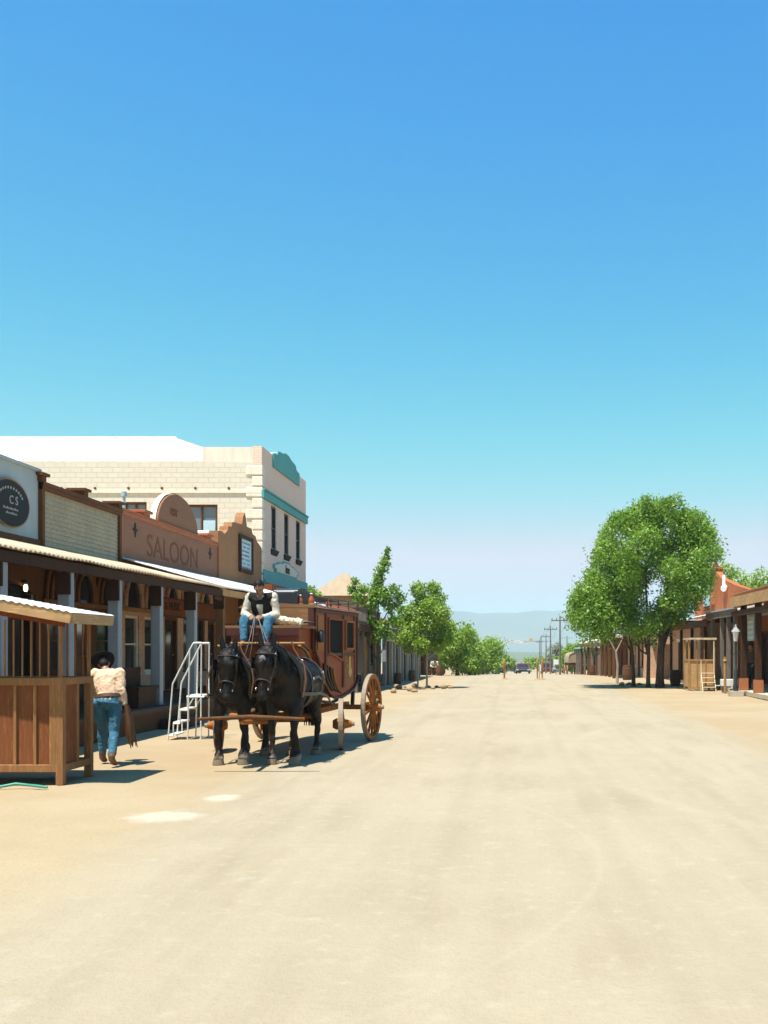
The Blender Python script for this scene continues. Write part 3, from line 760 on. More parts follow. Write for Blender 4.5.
# lower front clad in brown plaster with a flat arch
lf = MB(); wall_open(lf, 5.3, 9.0, .44, 3.9, -.06, -.003, [(6.2, 8.75, 1.0, 3.0)])
pts = [(6.2, 3.0)] + [(6.2 + 2.55*k/12, 2.74 + .24*math.sin(PI*k/12)) for k in range(13)] + [(8.75, 3.0)]
lf.prism(pts[:1] + pts[1:], 'y', -.055, -.008)
lf.build('lower_front', M['brown'], b)
for a, c in ((6.2, 8.75), (3.0, 5.2)): window(b, a, c, 1.0, 3.0, .02, nx=2, nz=1)
door(b, 1.0, 2.0, .45, 2.7)
MB().box(0, 9, -.06, .36, 5.33, 5.39).build('coping', M['bluegrey'], b)
n = 36; cx, cz = 7.72, 4.50
sg = MB().prism([(cx + .74*math.cos(2*PI*k/n), cz + .46*math.sin(2*PI*k/n)) for k in range(n)], 'y', -.06, -.003).build('oval_sign', M['charcoal'], b)
rim = MB(); rim.loft([(cx + .75*math.cos(2*PI*k/n), -.055, cz + .47*math.sin(2*PI*k/n)) for k in range(n+1)], .014, (0,1,0), 6, True, False); rim.build('sign_rim', M['tanwood'], sg)
text('lettering', 'C S', .24, M['signtext'], sg, (cx+.1, -.066, cz+.06), depth=.004)
lt = MB()
for k in range(11):
    a = R(150-12*k); lt.box(cx+.52*math.cos(a)-.025, cx+.52*math.cos(a)+.02, -.066, -.058, cz+.3*math.sin(a)-.02, cz+.3*math.sin(a)+.025)
for k in range(12): lt.box(cx-.3+k*.05, cx-.3+k*.05+.03, -.066, -.058, cz-.13, cz-.10 + .02*(k%3 == 0)); 
for k in range(9): lt.box(cx-.2+k*.05, cx-.2+k*.05+.03, -.066, -.058, cz-.22, cz-.19 + .02*(k%4 == 1))
lt.build('small_lettering', M['signtext'], sg)
s = empty('wall_lantern', (-9.86, 20.15, 2.85), Q, 'small lit wall lantern beside the dark arched opening', 'lantern')
MB().box(-.02,.02,-.02,.14,.13,.16).build('bracket', M['iron'], s); MB().box(-.05,.05,-.06,.06,.1,.129).build('cap', M['iron'], s); MB().box(-.05,.05,-.06,.06,-.13,-.1).build('base', M['iron'], s)
MB().lathe([(.025,-.07),(.04,-.03),(.04,.03),(.025,.07)], n=10).build('bulb', M['bulb'], s)

# ---------- olive clapboard building
b = lb('clapboard_building', -10, 21.0, 'olive grey clapboard false front with brown trim between oval-sign shop and brick saloon')
w = MB(); holes = [(.35,1.35,1.1,2.55),(1.75,2.5,.44,2.5),(2.9,3.9,1.1,2.55)]
wall_open(w, 0, 4.2, 0, 5.05, 0, .3, holes); w.box(0,4.2,.3,8,0,.3); w.box(0,.2,.3,8,.3,4.1); w.box(4,4.2,.3,8,.3,4.1)
w.build('wall', M['brown'], b)
MB().box(.1,4.1,.29,7.9,3.95,4.1).build('roof', M['tin_tan'], b)
c = MB(); z = 3.72
while z < 4.98:
    c._add([(.06,-.035,z),(4.14,-.035,z),(4.14,-.01,z+.105),(.06,-.01,z+.105),(.06,-.003,z),(4.14,-.003,z)], [(0,1,2,3),(0,4,5,1)]); z += .1
c.build('clapboards', M['clap'], b)
tr = MB(); tr.box(-.03,.09,-.09,.0,3.6,5.12).box(4.1,4.22,-.09,.0,3.6,5.12).box(-.03,4.22,-.12,.3,5.06,5.14).box(-.03,4.22,-.10,0,4.98,5.057)
for xx in (.03, 2.1, 4.12): tr.box(xx-.17, xx+.17, -.15, .3, 5.26, 5.32).box(xx-.1, xx+.1, -.1, .25, 5.142, 5.258)
tr.build('trim', M['brown'], b)
for (a,bb,c_,d_) in ((.35,1.35,1.1,2.55),(2.9,3.9,1.1,2.55)): window(b, a, bb, c_, d_, .02, 'brown', nz=2)
door(b, 1.75, 2.5, .46, 2.5, 0, 'midbrown')
# pointed transom arches
for cx_ in (.85, 2.12, 3.4):
    for k, (w_, h_) in enumerate(((.6,.86),(.43,.66))):
        pa = MB(); L1 = []; 
        for i in range(9):
            t_ = i/8; L1.append((cx_ - w_*math.cos(t_*PI/2)**.75, -.05-.03*k, 2.7 + h_*math.sin(t_*PI/2)))
        R1 = [(2*cx_-p[0], p[1], p[2]) for p in reversed(L1)]
        pa.loft(L1+R1[1:], .05, (0,1,0), 6); pa.build('arch_moulding', M['midbrown'], b)
    MB().prism([(cx_-.4,2.7)]+[(cx_-.4*math.cos(i/8*PI/2)**.75, 2.7+.62*math.sin(i/8*PI/2)) for i in range(9)]+[(cx_+.4*math.cos(i/8*PI/2)**.75, 2.7+.62*math.sin(i/8*PI/2)) for i in range(8,-1,-1)], 'y', -.03, -.004).build('arch_pane', M['glass'], b)
MB().box(.05,4.15,-.1,0,2.58,2.68).build('transom_bar', M['midbrown'], b)

# ---------- brick saloon
b = lb('saloon', -10, 25.25, 'red brown brick saloon with arched pediment and faded lettering')
w = MB(); W = 8.4
hol = [(.4,1.35,1.0,2.5),(1.75,2.75,1.0,2.5),(3.3,4.4,.44,2.6),(4.9,5.9,1.0,2.6),(6.2,7.0,1.0,2.6),(7.3,8.1,.44,2.6)]
wall_open(w, 0, W, 0, 3.8, 0, .3, hol); w.box(0,W,.3,9,0,.3); w.box(0,.2,.3,9,.3,4.1); w.box(W-.2,W,.3,9,.3,4.1)
w.build('wall', M['pink_plaster'], b)
MB().box(0,W,-.02,.3,3.803,5.15).build('parapet', M['saloonbrick'], b)
MB().box(.1,W-.1,.31,8.9,4.0,4.12).build('roof', M['tin_tan'], b)
ap = [(2.7,5.153)] + [(4.47-1.77*math.cos(PI*k/24), 5.16+1.02*math.sin(PI*k/24)) for k in range(25)] + [(6.24,5.153)]
MB().prism(ap, 'y', -.02, .17).build('pediment', M['saloonbrick'], b)
ac = MB()
for k in range(24):
    p = (4.47-1.79*math.cos(PI*k/24), 5.18+1.05*math.sin(PI*k/24)); q = (4.47-1.79*math.cos(PI*(k+1)/24), 5.18+1.05*math.sin(PI*(k+1)/24))
    ac.quadbar((p[0],.24,p[1]), (q[0],.24,q[1]), .44, .05, (0,1,0)) if False else ac._add([(p[0],.04,p[1]),(q[0],.04,q[1]),(q[0],.20,q[1]),(p[0],.20,p[1])], [(0,1,2,3)])
ac.build('pediment_coping', M['cream_s'], b)
tr = MB(); tr.box(0,W,-.08,.34,5.153,5.20); tr.box(-.02,.1,-.07,-.022,3.9,5.15).box(W-.12,W,-.07,-.022,3.9,5.15).box(0.1,W-.12,-.05,-.022,5.05,5.15)
for xx in (1.8, 7.3): tr.box(xx-.3,xx+.3,-.1,.38,5.30,5.37).box(xx-.22,xx+.22,-.05,.3,5.203,5.297)
tr.build('trim', M['orangebrick'], b)
text('lettering', 'SALOON', .88, M['letters'], b, (4.05, -.026, 4.42), depth=.003, sx=1.25)
for xx in (1.0, 7.45):
    st = MB(); st.prism([(xx + (.19 if k%2==0 else .06)*math.cos(PI/2+PI*k/4), 4.75 + (.19 if k%2==0 else .06)*math.sin(PI/2+PI*k/4)) for k in range(8)], 'y', -.045, -.022); st.build('star', M['charcoal'], b)
text('pediment_lettering', 'EST', .28, M['letters'], b, (4.0,-.035,5.6), depth=.008, sx=1.4); 
for h in hol:
    if h[2] > .5:
        window(b, *h, .02, 'cream_s' if h[0] < 3 else 'brown', nz=2)
    else: door(b, h[0]+.1, h[1]-.1, .46, 2.45, 0.05, 'dkbrown', True)
for k, cx_ in enumerate((.88, 2.25, 3.85, 5.4, 7.0)):   # round-headed transom lights
    r_ = .52
    MB().prism([(cx_-r_,2.72)]+[(cx_-r_*math.cos(PI*i/14), 2.75+.75*math.sin(PI*i/14)) for i in range(15)]+[(cx_+r_,2.72)], 'y', -.02, -.004).build('arch_pane', M['glass'], b)
    MB().loft([(cx_-(r_+.05)*math.cos(PI*i/14), -.03, 2.73+.8*math.sin(PI*i/14)) for i in range(15)], .08, (0,1,0), 6).build('arch_moulding', M['pink_plaster'], b)
MB().box(.0,W,-.07,-.003,2.60,2.70).build('cornice', M['tanwood'], b)

# ---------- mission front
b = lb('mission_front_building', -10, 33.68, 'brown stucco mission-style false front with stepped gable and framed sign')
W = 5.8; w = MB(); w.box(0,W,0,.3,0,5.45); w.box(0,W,.3,9,0,.3).box(0,.2,.3,9,.3,4.3).box(W-.2,W,.3,9,.3,4.3)
c_ = 3.3
prof = [(0,5.452),(0,5.62),(.45,5.66),(.75,5.6),(.95,5.78),(1.0,5.92),(1.4,5.95),(1.5,6.12),(1.95,6.16),(2.3,6.2),(2.5,6.22),(2.95,6.26),(3.1,6.5),(3.3,6.62)]
prof = [(0,5.452),(0,5.62),(.45,5.66),(.75,5.6),(1.15,5.78),(1.2,5.92),(1.6,5.95),(1.7,6.12),(1.95,6.16),(2.95,6.2),(3.1,6.5),(3.3,6.68),(3.5,6.5),(3.62,6.2),(4.3,6.2),(4.45,6.02),(4.9,5.98),(5.0,5.82),(5.35,5.74),(W,5.62),(W,5.452)]
w.prism(prof, 'y', 0, .3); w.build('wall', M['stucco'], b)
MB().box(.2,W-.2,.31,8.9,4.1,4.2).build('roof', M['tin_tan'], b)
f = MB(); sx0, sx1, sz0, sz1 = 2.45, 4.2, 4.45, 5.8
f.box(sx0,sx0+.13,-.1,-.003,sz0,sz1).box(sx1-.13,sx1,-.1,-.003,sz0,sz1).box(sx0+.13,sx1-.13,-.1,-.003,sz0,sz0+.13).box(sx0+.13,sx1-.13,-.1,-.003,sz1-.13,sz1)
f.build('sign_frame', M['dkbrown'], b)
sb = MB().box(sx0+.12,sx1-.12,-.05,-.004,sz0+.12,sz1-.12).build('sign_board', M['paleblue'], b)
lt = MB()
for r_ in range(7):
    for k in range(9):
        if random.random() < .8: lt.box(sx0+.24+k*.135, sx0+.24+k*.135+random.uniform(.05,.1), -.056, -.052, sz1-.3-r_*.15, sz1-.3-r_*.15+.06)
lt.build('small_lettering', M['midbrown'], sb)
door(b, 2.4, 3.4, .46, 2.5, -.04); window(b, .5, 1.8, 1, 2.5, -.1, 'brown'); window(b, 4.0, 5.3, 1, 2.5, -.1, 'brown')

# ---------- two-storey inn
b = lb('inn_building', -10, 39.5, 'two-storey cream block inn with teal bands and a pale pink brick street front')
W = 8.3; w = MB()
wh = [(1.5,2.4,5.75,7.55),(3.8,4.7,5.75,7.55),(6.15,7.05,5.75,7.55)]
wall_open(w, 0, W, 0, 9.66, 0, .35, wh)
w.build('street_wall', M['innbrick'], b)
s = MB(); wall_open(s, 0, 1, 0, 1, 0, 1, []) if False else None
# side wall towards the camera: local x from 0 to .3, y into the lot
def side_wall(root, y0, y1, z0, z1, holes, mat, name):
    m_ = MB(); wall_open(m_, y0, y1, z0, z1, 0, .3, holes)
    m_.v = [(v[1], v[0], v[2]) for v in m_.v]; return m_.build(name, M[mat], root)
sh = [(1.75,3.05,6.1,7.35),(4.55,5.45,6.5,7.45),(7.5,8.6,6.3,7.4)]
side_wall(b, .352, 16, 0, 9.0, sh, 'cream', 'side_wall')
pr = MB(); pr.box(.003,.32,.352,2.35,9.003,9.62); pr.box(-.0,.33,2.351,16.0,9.003,9.09)
pr.build('side_parapet', M['cream_s'], b)
MB().box(0,W,.353,16,0,.3).build('floor', M['cream_s'], b)
for h in sh:
    f = MB(); y0, y1, z0, z1 = h
    f.box(.05,.16,y0,y0+.08,z0,z1).box(.05,.16,y1-.08,y1,z0,z1).box(.05,.16,y0+.08,y1-.08,z1-.08,z1).box(.05,.16,y0+.08,y1-.08,z0,z0+.08).box(.06,.14,(y0+y1)/2-.03,(y0+y1)/2+.03,z0+.08,z1-.08)
    fo = f.build('window', M['brown'], b); MB().box(.15,.19,y0+.01,y1-.01,z0+.01,z1-.01).build('pane', M['glassblue'], fo)
    MB().box(.04,.07,y0+.1,y0+(y1-y0)*.44,z0+.1,z0+(z1-z0)*.5).build('curtain', M['paleblue'], fo)
bc = MB(); bc.box(-.05,-.003,.0,16,7.80,7.9); bc.box(-.03,-.003,0,16,4.9,4.97); bc.build('belt_course', M['cream_s'], b)
bo = MB()
for k in range(12): bo.cyl((-.04,1.3+1.32*k,7.99),(-.0,1.3+1.32*k,7.99),.05,.05,8)
bo.build('tie_bolts', M['redbrown'], b)
q = MB()
for k in range(21):
    z = .35 + k*.43; l_ = .62 if k%2 else .38
    if z > 8.9: break
    q.box(-.045,-.003,-.04,l_,z,z+.36); q.box(-.045,l_*.55,-.045,-.003,z,z+.36)
q.build('quoins', M['cream_s'], b, bevel=.03)
tb = MB(); tb.box(-.05,W+.06,-.09,-.003,7.62,7.92); tb.box(-.02,W+.06,-.14,-.003,7.93,7.99); tb.build('upper_band', M['teal'], b)
tb = MB(); tb.box(-.0,W+.04,-.08,-.003,4.40,4.8); tb.box(-.0,W+.04,-.18,-.003,4.27,4.39); tb.build('lower_band', M['teal'], b)
c_ = W/2+.1
crest = [(1.7,9.15),(1.7,9.72),(2.3,9.76),(2.5,9.95),(3.4,10.02),(3.8,10.12),(4.5,10.12),(4.9,10.02),(5.8,9.95),(6.0,9.76),(6.6,9.72),(6.6,9.15)]
MB().prism(crest, 'y', -.07, -.004).build('crest', M['teal'], b)
MB().prism([(1.75,9.663),(1.75,9.7),(2.6,9.92),(4.15,10.08),(5.7,9.92),(6.55,9.7),(6.55,9.663)], 'y', 0, .3).build('crest_wall', M['cream_s'], b)
for h in wh:
    f = window(b, *h, .02, 'iron', 'glass', nz=2, depth=.09)
    MB().prism([(-.003,h[2]-.02),(-.11,h[2]-.02),(-.08,h[2]-.1),(-.003,h[2]-.24)], 'x', h[0]-.08,h[1]+.08).build('sill_bracket', M['charcoal'], f)
plq = [(2.0,4.805),(2.0,5.05),(1.75,5.1),(1.75,5.35),(2.3,5.45),(2.7,5.6),(3.2,5.62),(3.6,5.78),(4.6,5.78),(5.0,5.62),(5.5,5.6),(5.9,5.45),(6.4,5.35),(6.4,5.1),(6.1,5.05),(6.1,4.805)]
plq = [(x, 4.805+(z-4.805)*.64) for x, z in plq]
pl = MB().prism(plq, 'y', -.06, -.004).build('name_plaque', M['teal'], b)
MB().prism([(4.07+(x-4.07)*.9, 5.07+(z-5.07)*.76) for x, z in plq], 'y', -.08, -.062).build('plaque_face', M['cream_s'], pl)
text('lettering', 'Inn', .5, M['dkbrown'], pl, (4.1,-.09,5.08), depth=.006, sx=1.3, bold=.012)
for xx in (1.2, 3.6, 6.1): window(b, xx, xx+1.1, 1.0, 2.9, -.1, 'brown')
door(b, 2.5, 3.3, .3, 2.6, -.05)
# hipped white roof behind the parapet
rf = MB(); z0 = 9.12
A = [(.1,2.45,z0-.35),(.1,20,z0-.35),(7.8,20,z0-.35),(7.8,2.45,z0-.35),(4.4,5.2,10.95),(4.4,20,10.9)]
rf._add([(.05,.6,9.02),(.05,24,9.02),(W-.4,24,9.02),(W-.4,.6,9.02),(4.2,4.8,10.85),(4.2,24,10.9)], [(0,4,5,1),(3,2,5,4),(0,3,4),(1,5,2),(0,1,2,3)])
rf.build('hip_roof', M['whiteroof'], b)
sm_ = MB()
for k in range(20): sm_.quadbar((.05,4.9+k*.95,9.035),(4.2,4.9+k*.95,10.865),.05,.035)
sm_.box(4.12,4.28,4.8,24,10.87,10.92)
sm_.build('roof_seams', M['whiteroof'], b)
vp = MB(); vp.cyl((-.6,6.2,5.5),(-.6,6.2,8.0),.06,.06); vp.cyl((-.6,6.2,8.0),(-.6,6.2,8.12),.1,.1)
# vent pipe stands on the neighbour's roof
r_ = empty('vent_pipe', (-12.9, 33.0, 4.12), 0, 'pale metal vent pipe standing on the saloon roof', 'pipe')
MB().cyl((0,0,0),(0,0,2.55),.05,.05).build('pipe', M['tin_blue'], r_); MB().cyl((0,0,2.55),(0,0,2.7),.09,.09).build('cowl', M['tin_blue'], r_)
r_ = empty('rooftop_cooler', (-11.2, 33.0, 4.12), 0, 'grey rolled rooftop duct behind the saloon parapet', 'duct')
MB().cyl((-.5,0,1.25),(1.0,.3,1.35),.14,.12).build('duct', M['tin_white'], r_); MB().box(-.9,-.4,-.3,.3,0.0,1.45).build('housing', M['tin_white'], r_)

# ---------- porches on the left side
def porch(x, y0, n, label, roof, fascia, eave, ez0, ez1, wz, posts, postmat, sleeve, deck=True, reach=2.6, boards='deck'):
    p = lb('porch', x, y0, label, 'porch', None)
    c = corrugated(0, n, -reach-.12, 0, .0, 0)
    # tilt: eave height varies along the street
    c.v = [(v[0], v[1], v[2] + (ez0 + (ez1-ez0)*v[0]/n) + (wz - ez0)*max(0, (v[1]+reach+.12)/(reach+.12))) for v in c.v]
    c.build('roof', M[roof], p)
    f = MB(); f.quadbar((0,-reach+.0,ez0-.13), (n,-reach+.0,ez1-.13), .07, .17); f.build('fascia', M[fascia], p)
    f = MB(); k = 0
    while k*.61 < n: f.quadbar((.15+k*.61,-reach+.06,ez0+(ez1-ez0)*k*.61/n-.10), (.15+k*.61,-.02,wz-.16), .05, .12); k += 1
    f.build('rafters', M['dkbrown'], p)
    for yy in posts: post(p, yy-y0, -reach+.12 if False else -2.5+0*reach if reach < 3 else -reach+.15, .45 if deck else 0, ez0+(ez1-ez0)*(yy-y0)/n-.2, .2 if reach < 3 else .14, postmat, sleeve, ez0-.55)
    if deck:
        d = MB(); d.box(0, n, -reach-.25, -.003, .36, .45); d.build('deck', M[boards], p)
        d = MB(); d.box(0, n, -reach-.2, -reach-.14, .0, .357); d.build('deck_skirt', M['brown'], p)
        st = MB(); st.box(n*.62, n*.62+1.6, -reach-.6, -reach-.253, 0, .2); st.build('step', M['dkbrown'], p)
    return p
porch(-10, 12.0, 13.2, 'long timber porch with dusty tan corrugated roof at the near left', 'tin_tan', 'dkbrown', 0, 3.07, 3.17, 3.72, [12.4,14.5,16.7,18.75,20.95,23.2], 'post', 'dkbrown')
porch(-10, 25.22, 14.1, 'timber porch with bright white corrugated roof in front of the saloon', 'tin_white', 'fascia', 0, 3.19, 3.3, 3.95, [25.45,27.7,30.1,32.6,35.2,37.8], 'midbrown', 'dkbrown')
# hanging boards under the porch
for k, (ya, yb, lab, tx) in enumerate(((24.1, 26.0, 'dark carved hanging board lettered MUSIC, under the porch roof at left of the horses', 'MUSIC'), (26.5, 28.7, 'plain dark carved hanging board under the porch roof, farther from the camera', ''))):
    s = lb('hanging_sign', -8.6, ya, lab, 'sign'); n = yb-ya
    MB().box(0,n,-.03,.03,2.42,2.9).build('board', M['redbrown'], s)
    f = MB(); f.box(0,n,-.05,-.032,2.42,2.46).box(0,n,-.05,-.032,2.86,2.9); f.build('edging', M['dkbrown'], s)
    if tx: text('lettering', '& '+tx, .3, M['dkbrown'], s, (n/2,-.038,2.68), depth=.006)
    MB().cyl((.2,0,2.9),(.2,0,3.35),.012).cyl((n-.2,0,2.9),(n-.2,0,3.35),.012).build('hangers', M['iron'], s)
# things on the boardwalk
s = empty('bench', (-7.55, 20.1, .45), Q, 'dark wooden bench box on the boardwalk between two porch posts', 'bench')
MB().box(-.55,.55,-.2,.2,.36,.42).build('seat', M['dkbrown'], s); MB().box(-.5,.5,-.17,.17,.0,.36).build('base', M['dkbrown'], s); MB().box(-.55,.55,.18,.22,.42,.8).build('backrest', M['dkbrown'], s)
s = empty('wooden_crate', (-9.4, 22.6, .45), Q, 'pale crate on the boardwalk below the saloon window', 'crate')
cm = MB()
for k in range(4): cm.box(-.35,.35,-.25,-.22,.02+k*.15,.14+k*.15); cm.box(-.35,.35,.22,.25,.02+k*.15,.14+k*.15); cm.box(-.35,-.32,-.22,.22,.02+k*.15,.14+k*.15); cm.box(.32,.35,-.22,.22,.02+k*.15,.14+k*.15)
cm.box(-.33,.33,-.22,.22,0,.02); cm.build('slats', M['grey_wood'], s)

# ---------- ticket booths
def booth(loc, rz, w, d, label, stair_side=None, roof_over=.35, slope=.18, h=1.27, rz0=2.0, nb=9):
    """front face at y=0 facing -y, right front corner at x=0, extends to x=-w, back y=d"""
    b = empty('ticket_booth', loc, rz, label, 'booth')
    f = MB(); f.box(-w,0,.0,.08,h-.09,h).box(-w,0,0,.08,.15,.24).box(-w,0,d-.08,d,h-.09,h).box(-w,0,d-.08,d,.15,.24)
    for x0 in (-w, -.08): f.box(x0,x0+.08,.082,d-.082,h-.088,h-.002).box(x0,x0+.08,.082,d-.082,.152,.238)
    f.build('frame', M['boothwood'], b, bevel=.006)
    for (x, y) in ((-.04,.04),(-.04,d-.04),(-w+.04,.04),(-w+.04,d-.04)):
        MB().box(x-.042,x+.042,y-.042,y+.042,0,h+.003).box(x-.018,x+.018,y-.018,y+.018,h+.003,rz0-.06+slope*(-x)).build('corner_post', M['boothwood'], b)
    pn = MB(); pn.box(-w+.08,-.085,.03,.05,.24,h-.09).box(-.05,-.03,.085,d*.5,.24,h-.09).box(-w+.02,-w+.04,.085,d-.085,.24,h-.09); pn.build('panel', M['boothpanel'], b)
    MB().box(-w+.05,-.05,.05,d-.05,.14,.18).build('floor', M['boothpanel'], b)
    bt = MB(); k = 1
    while .08+.237*k < w-.05: bt.box(-.08-.237*k-.035,-.08-.237*k,.004,.03,.24,h-.09); k += 1
    bt.box(-.16,-.085,.002,.03,.24,h-.09).box(-.03,-.004,d*.5-.03,d*.5+.03,.24,h-.09); bt.build('battens', M['boothwood'], b)
    k = 1
    while .08+.104*k < w-.08:
        if k <= 40: MB().box(-.08-.104*k-.008,-.08-.104*k+.008,.03,.046,h,rz0-.04).build('bar', M['boothwood'], b)
        k += 1
    for k in range(1, 4): MB().box(-.048,-.032,d*k/4-.008,d*k/4+.008,h,rz0-.06).build('bar', M['boothpanel'], b)
    o = roof_over; r_ = MB()
    MBr = corrugated(-w-.3, .26, 0, 0, d+.06+o, 0, .09, .008, .003, .006)
    MBr.v = [(v[0], v[1]-o, v[2] + rz0+.085 + slope*(-v[0])) for v in MBr.v]
    MBr.build('roof', M['tin_white'], b)
    fc = MB(); z = lambda x: rz0+.01+slope*(-x)
    fc.quadbar((-w-.3,-o+.03,z(-w-.3)), (.24,-o+.03,z(.24)), .04, .12); fc.quadbar((-w-.3,d+.02,z(-w-.3)), (.24,d+.02,z(.24)), .04, .12); fc.quadbar((.235,-o+.052,z(.24)), (.235,d-.002,z(.24)), .035, .118); fc.build('roof_fascia', M['fascia'], b)
    MB().quadbar((-w,.04,z(-w)-.1),(0,.04,z(0)-.1),.06,.07).build('top_rail', M['redbrown'], b)
    return b
booth((-5.36,11.85,0), 0, 3.6, .86, 'brown panelled wooden ticket booth with barred upper half at the left edge')
def handstair(loc, rz, sc, label, hold=True):
    s = empty('metal_stairs', loc, rz, label, 'stairs'); s.scale = sc
    r_ = .019
    for i, y in enumerate((0,.62)):
        m_ = MB(); m_.loft([(0,y,0),(.12,y,1.02),(.62,y,1.72),(.66,y,1.76),(.86,y,1.76)], [r_]*5, (0,1,0), 8)
        m_.cyl((.86,y,1.77),(.84,y,0),r_,r_,8); m_.cyl((.56,y,1.66),(.50,y,0),r_,r_,8)
        m_.cyl((.48,y,.78),(.93,y,.78),r_*.9,r_*.9,8)
        for (xa,za,xb,zb) in ((.02,.08,.14,.08),(.14,.08,.14,.30),(.14,.30,.31,.30),(.31,.30,.31,.54),(.31,.54,.50,.54),(.50,.54,.50,.78)): m_.cyl((xa,y,za),(xb,y,zb),r_*.9,r_*.9,6)
        m_.cyl((.52,y,.6),(.66,y,.77),r_*.7,r_*.7,6)
        m_.build('side_rail', M['white_metal'], s)
    for (xa,xb,z) in ((.0,.2,.08),(.13,.34,.31),(.30,.52,.55),(.48,.93,.79)):
        MB().box(xa,xb,.0,.62,z,z+.022).build('tread', M['white_metal'], s)
    return s
handstair((-6.16, 17.75, 0), R(4), (.68,.95,.98), 'white tubular metal boarding stairs on the dirt beside the left horse')
# rubbish by the booth
s = MB(); s.loft([(-5.95,11.55,.02),(-5.8,11.62,.045),(-5.62,11.6,.03),(-5.48,11.52,.03),(-5.38,11.5,.02)], [.016,.018,.016,.018,.014], (0,0,1), 8)
tag(s.build('garden_hose', M['hose']), 'short length of green hose on the ground under the ticket booth', 'hose')
s = MB(); s.box(-6.6,-5.98,11.5,11.6,.0,.035, Matrix.Rotation(R(8),3,'Z')); tag(s.build('wooden_plank', M['tanwood']), 'short pale plank lying in front of the ticket booth', 'plank')

# ---------- far part of the left side
b = lb('balcony_building', -9.0, 37.0, 'low building with a balcony rail above its porch, behind the coach')
W = 6.8; X0 = 3.1
w = MB(); w.box(0,W+8,0,.25,0,4.05) ; w.box(0,.25,.253,3,0,4.05); w.build('wall', M['redbrown'], b)
MB().box(-.1,W+.1,-X0-.15,.3,2.45,2.56).build('porch_roof', M['grey_wood'], b)
MB().box(-.1,W+.1,-X0-.2,-X0-.152,2.3,2.56).build('fascia', M['dkbrown'], b)
for k in range(5): post(b, .15+k*1.6, -X0, 0, 2.45, .12, 'grey_wood')
rl = MB(); rl.box(-.1,W+.1,-X0-.03,-X0+.03,3.18,3.24).box(-.1,W+.1,-X0-.02,-X0+.02,2.68,2.72)
for k in range(38): rl.box(-.05+k*.18,-.02+k*.18,-X0-.015,-X0+.015,2.562,3.18)
rl.build('balcony_rail', M['grey_wood'], b)
for k in range(3):
    window(b, .5+k*2.1, 1.5+k*2.1, .8, 2.1, -.12, 'tanwood', 'glassblue')
cl = MB()
for k in range(4): cl.box(2.2+k*.45, 2.4+k*.45, -X0+.05, -X0+.09, .1, 2.1)
cl.build('pale_boards', M['tanwood'], b)
b = lb('shingled_building', -8.9, 67, 'tan pyramid-roofed building rising behind the coach')
w = MB(); w.box(1.2,4.8,1,5,0,5.3); w.build('wall', M['tanwood'], b)
r_ = MB(); r_._add([(1.0,.8,5.3),(5,.8,5.3),(5,5.2,5.3),(1,5.2,5.3),(3,3,7.05)], [(0,1,4),(1,2,4),(2,3,4),(3,0,4),(0,3,2,1)]); r_.build('roof', M['pyramid'], b)
window(b, 1.5, 2.5, 1, 2.4, .88); window(b, 3.4, 4.4, 1, 2.4, .88)
b = lb('picket_building', -8.4, 44.2, 'low building with red brown hipped roof and grey porch posts behind the street sapling')
W = 16.5; w = MB(); w.box(0,W,0,.25,0,2.9); w.box(0,.25,.253,6,0,2.9); w.build('wall', M['tanwood'], b)
r_ = MB(); r_._add([(-.2,-2.75,2.72),(W+.2,-2.75,2.72),(W+.2,5,2.9),(-.2,5,2.9),(3.2,.8,3.95),(W-3.2,.8,3.95)], [(0,1,5,4),(1,2,5),(2,3,4,5),(3,0,4),(0,3,2,1)]); r_.build('roof', M['redbrown'], b)
MB().box(-.2,W+.2,-2.8,-2.76,2.58,2.76).build('fascia', M['tin_white'], b)
MB().box(0,W*.6,-2.73,-2.69,2.0,2.42).build('sign_strip', M['concrete'], b)
for k in range(15): post(b, .2+k*1.14, -2.6, 0, 2.6, .17, ('post','grey_wood','concrete')[k%3])
MB().box(0,W,-2.45,-.003,.0,.14).build('deck', M['deck'], b)
for k in range(5): window(b, .8+k*3.1, 2.0+k*3.1, .8, 2.1, -.12, 'dkbrown')
b = empty('cabin_store', (-8.9, 74.5, gz(75)), 0, 'small brown store with pale sign strip at the far end of the left side', 'building')
w = MB(); w.box(0,3.3,0,6,0,2.7); w.build('wall', M['midbrown'], b)
MB().box(-.1,3.4,-.06,-.003,2.1,2.5).build('sign_strip', M['orangebrick_s'], b)
MB().box(-.2,3.5,-1.4,6.1,2.703,2.8).build('roof', M['dkbrown'], b)
door(b, 1.2, 2.1, 0, 1.9, -.1, 'dkbrown'); window(b, .2, .8, .8, 1.7, -.12, 'grey_wood', 'glassblue'); window(b, 2.5, 3.1, .8, 1.7, -.12, 'grey_wood', 'glassblue')
for x_ in (0, 3.2): post(b, x_, -1.3, 0, 2.7, .12, 'dkbrown')

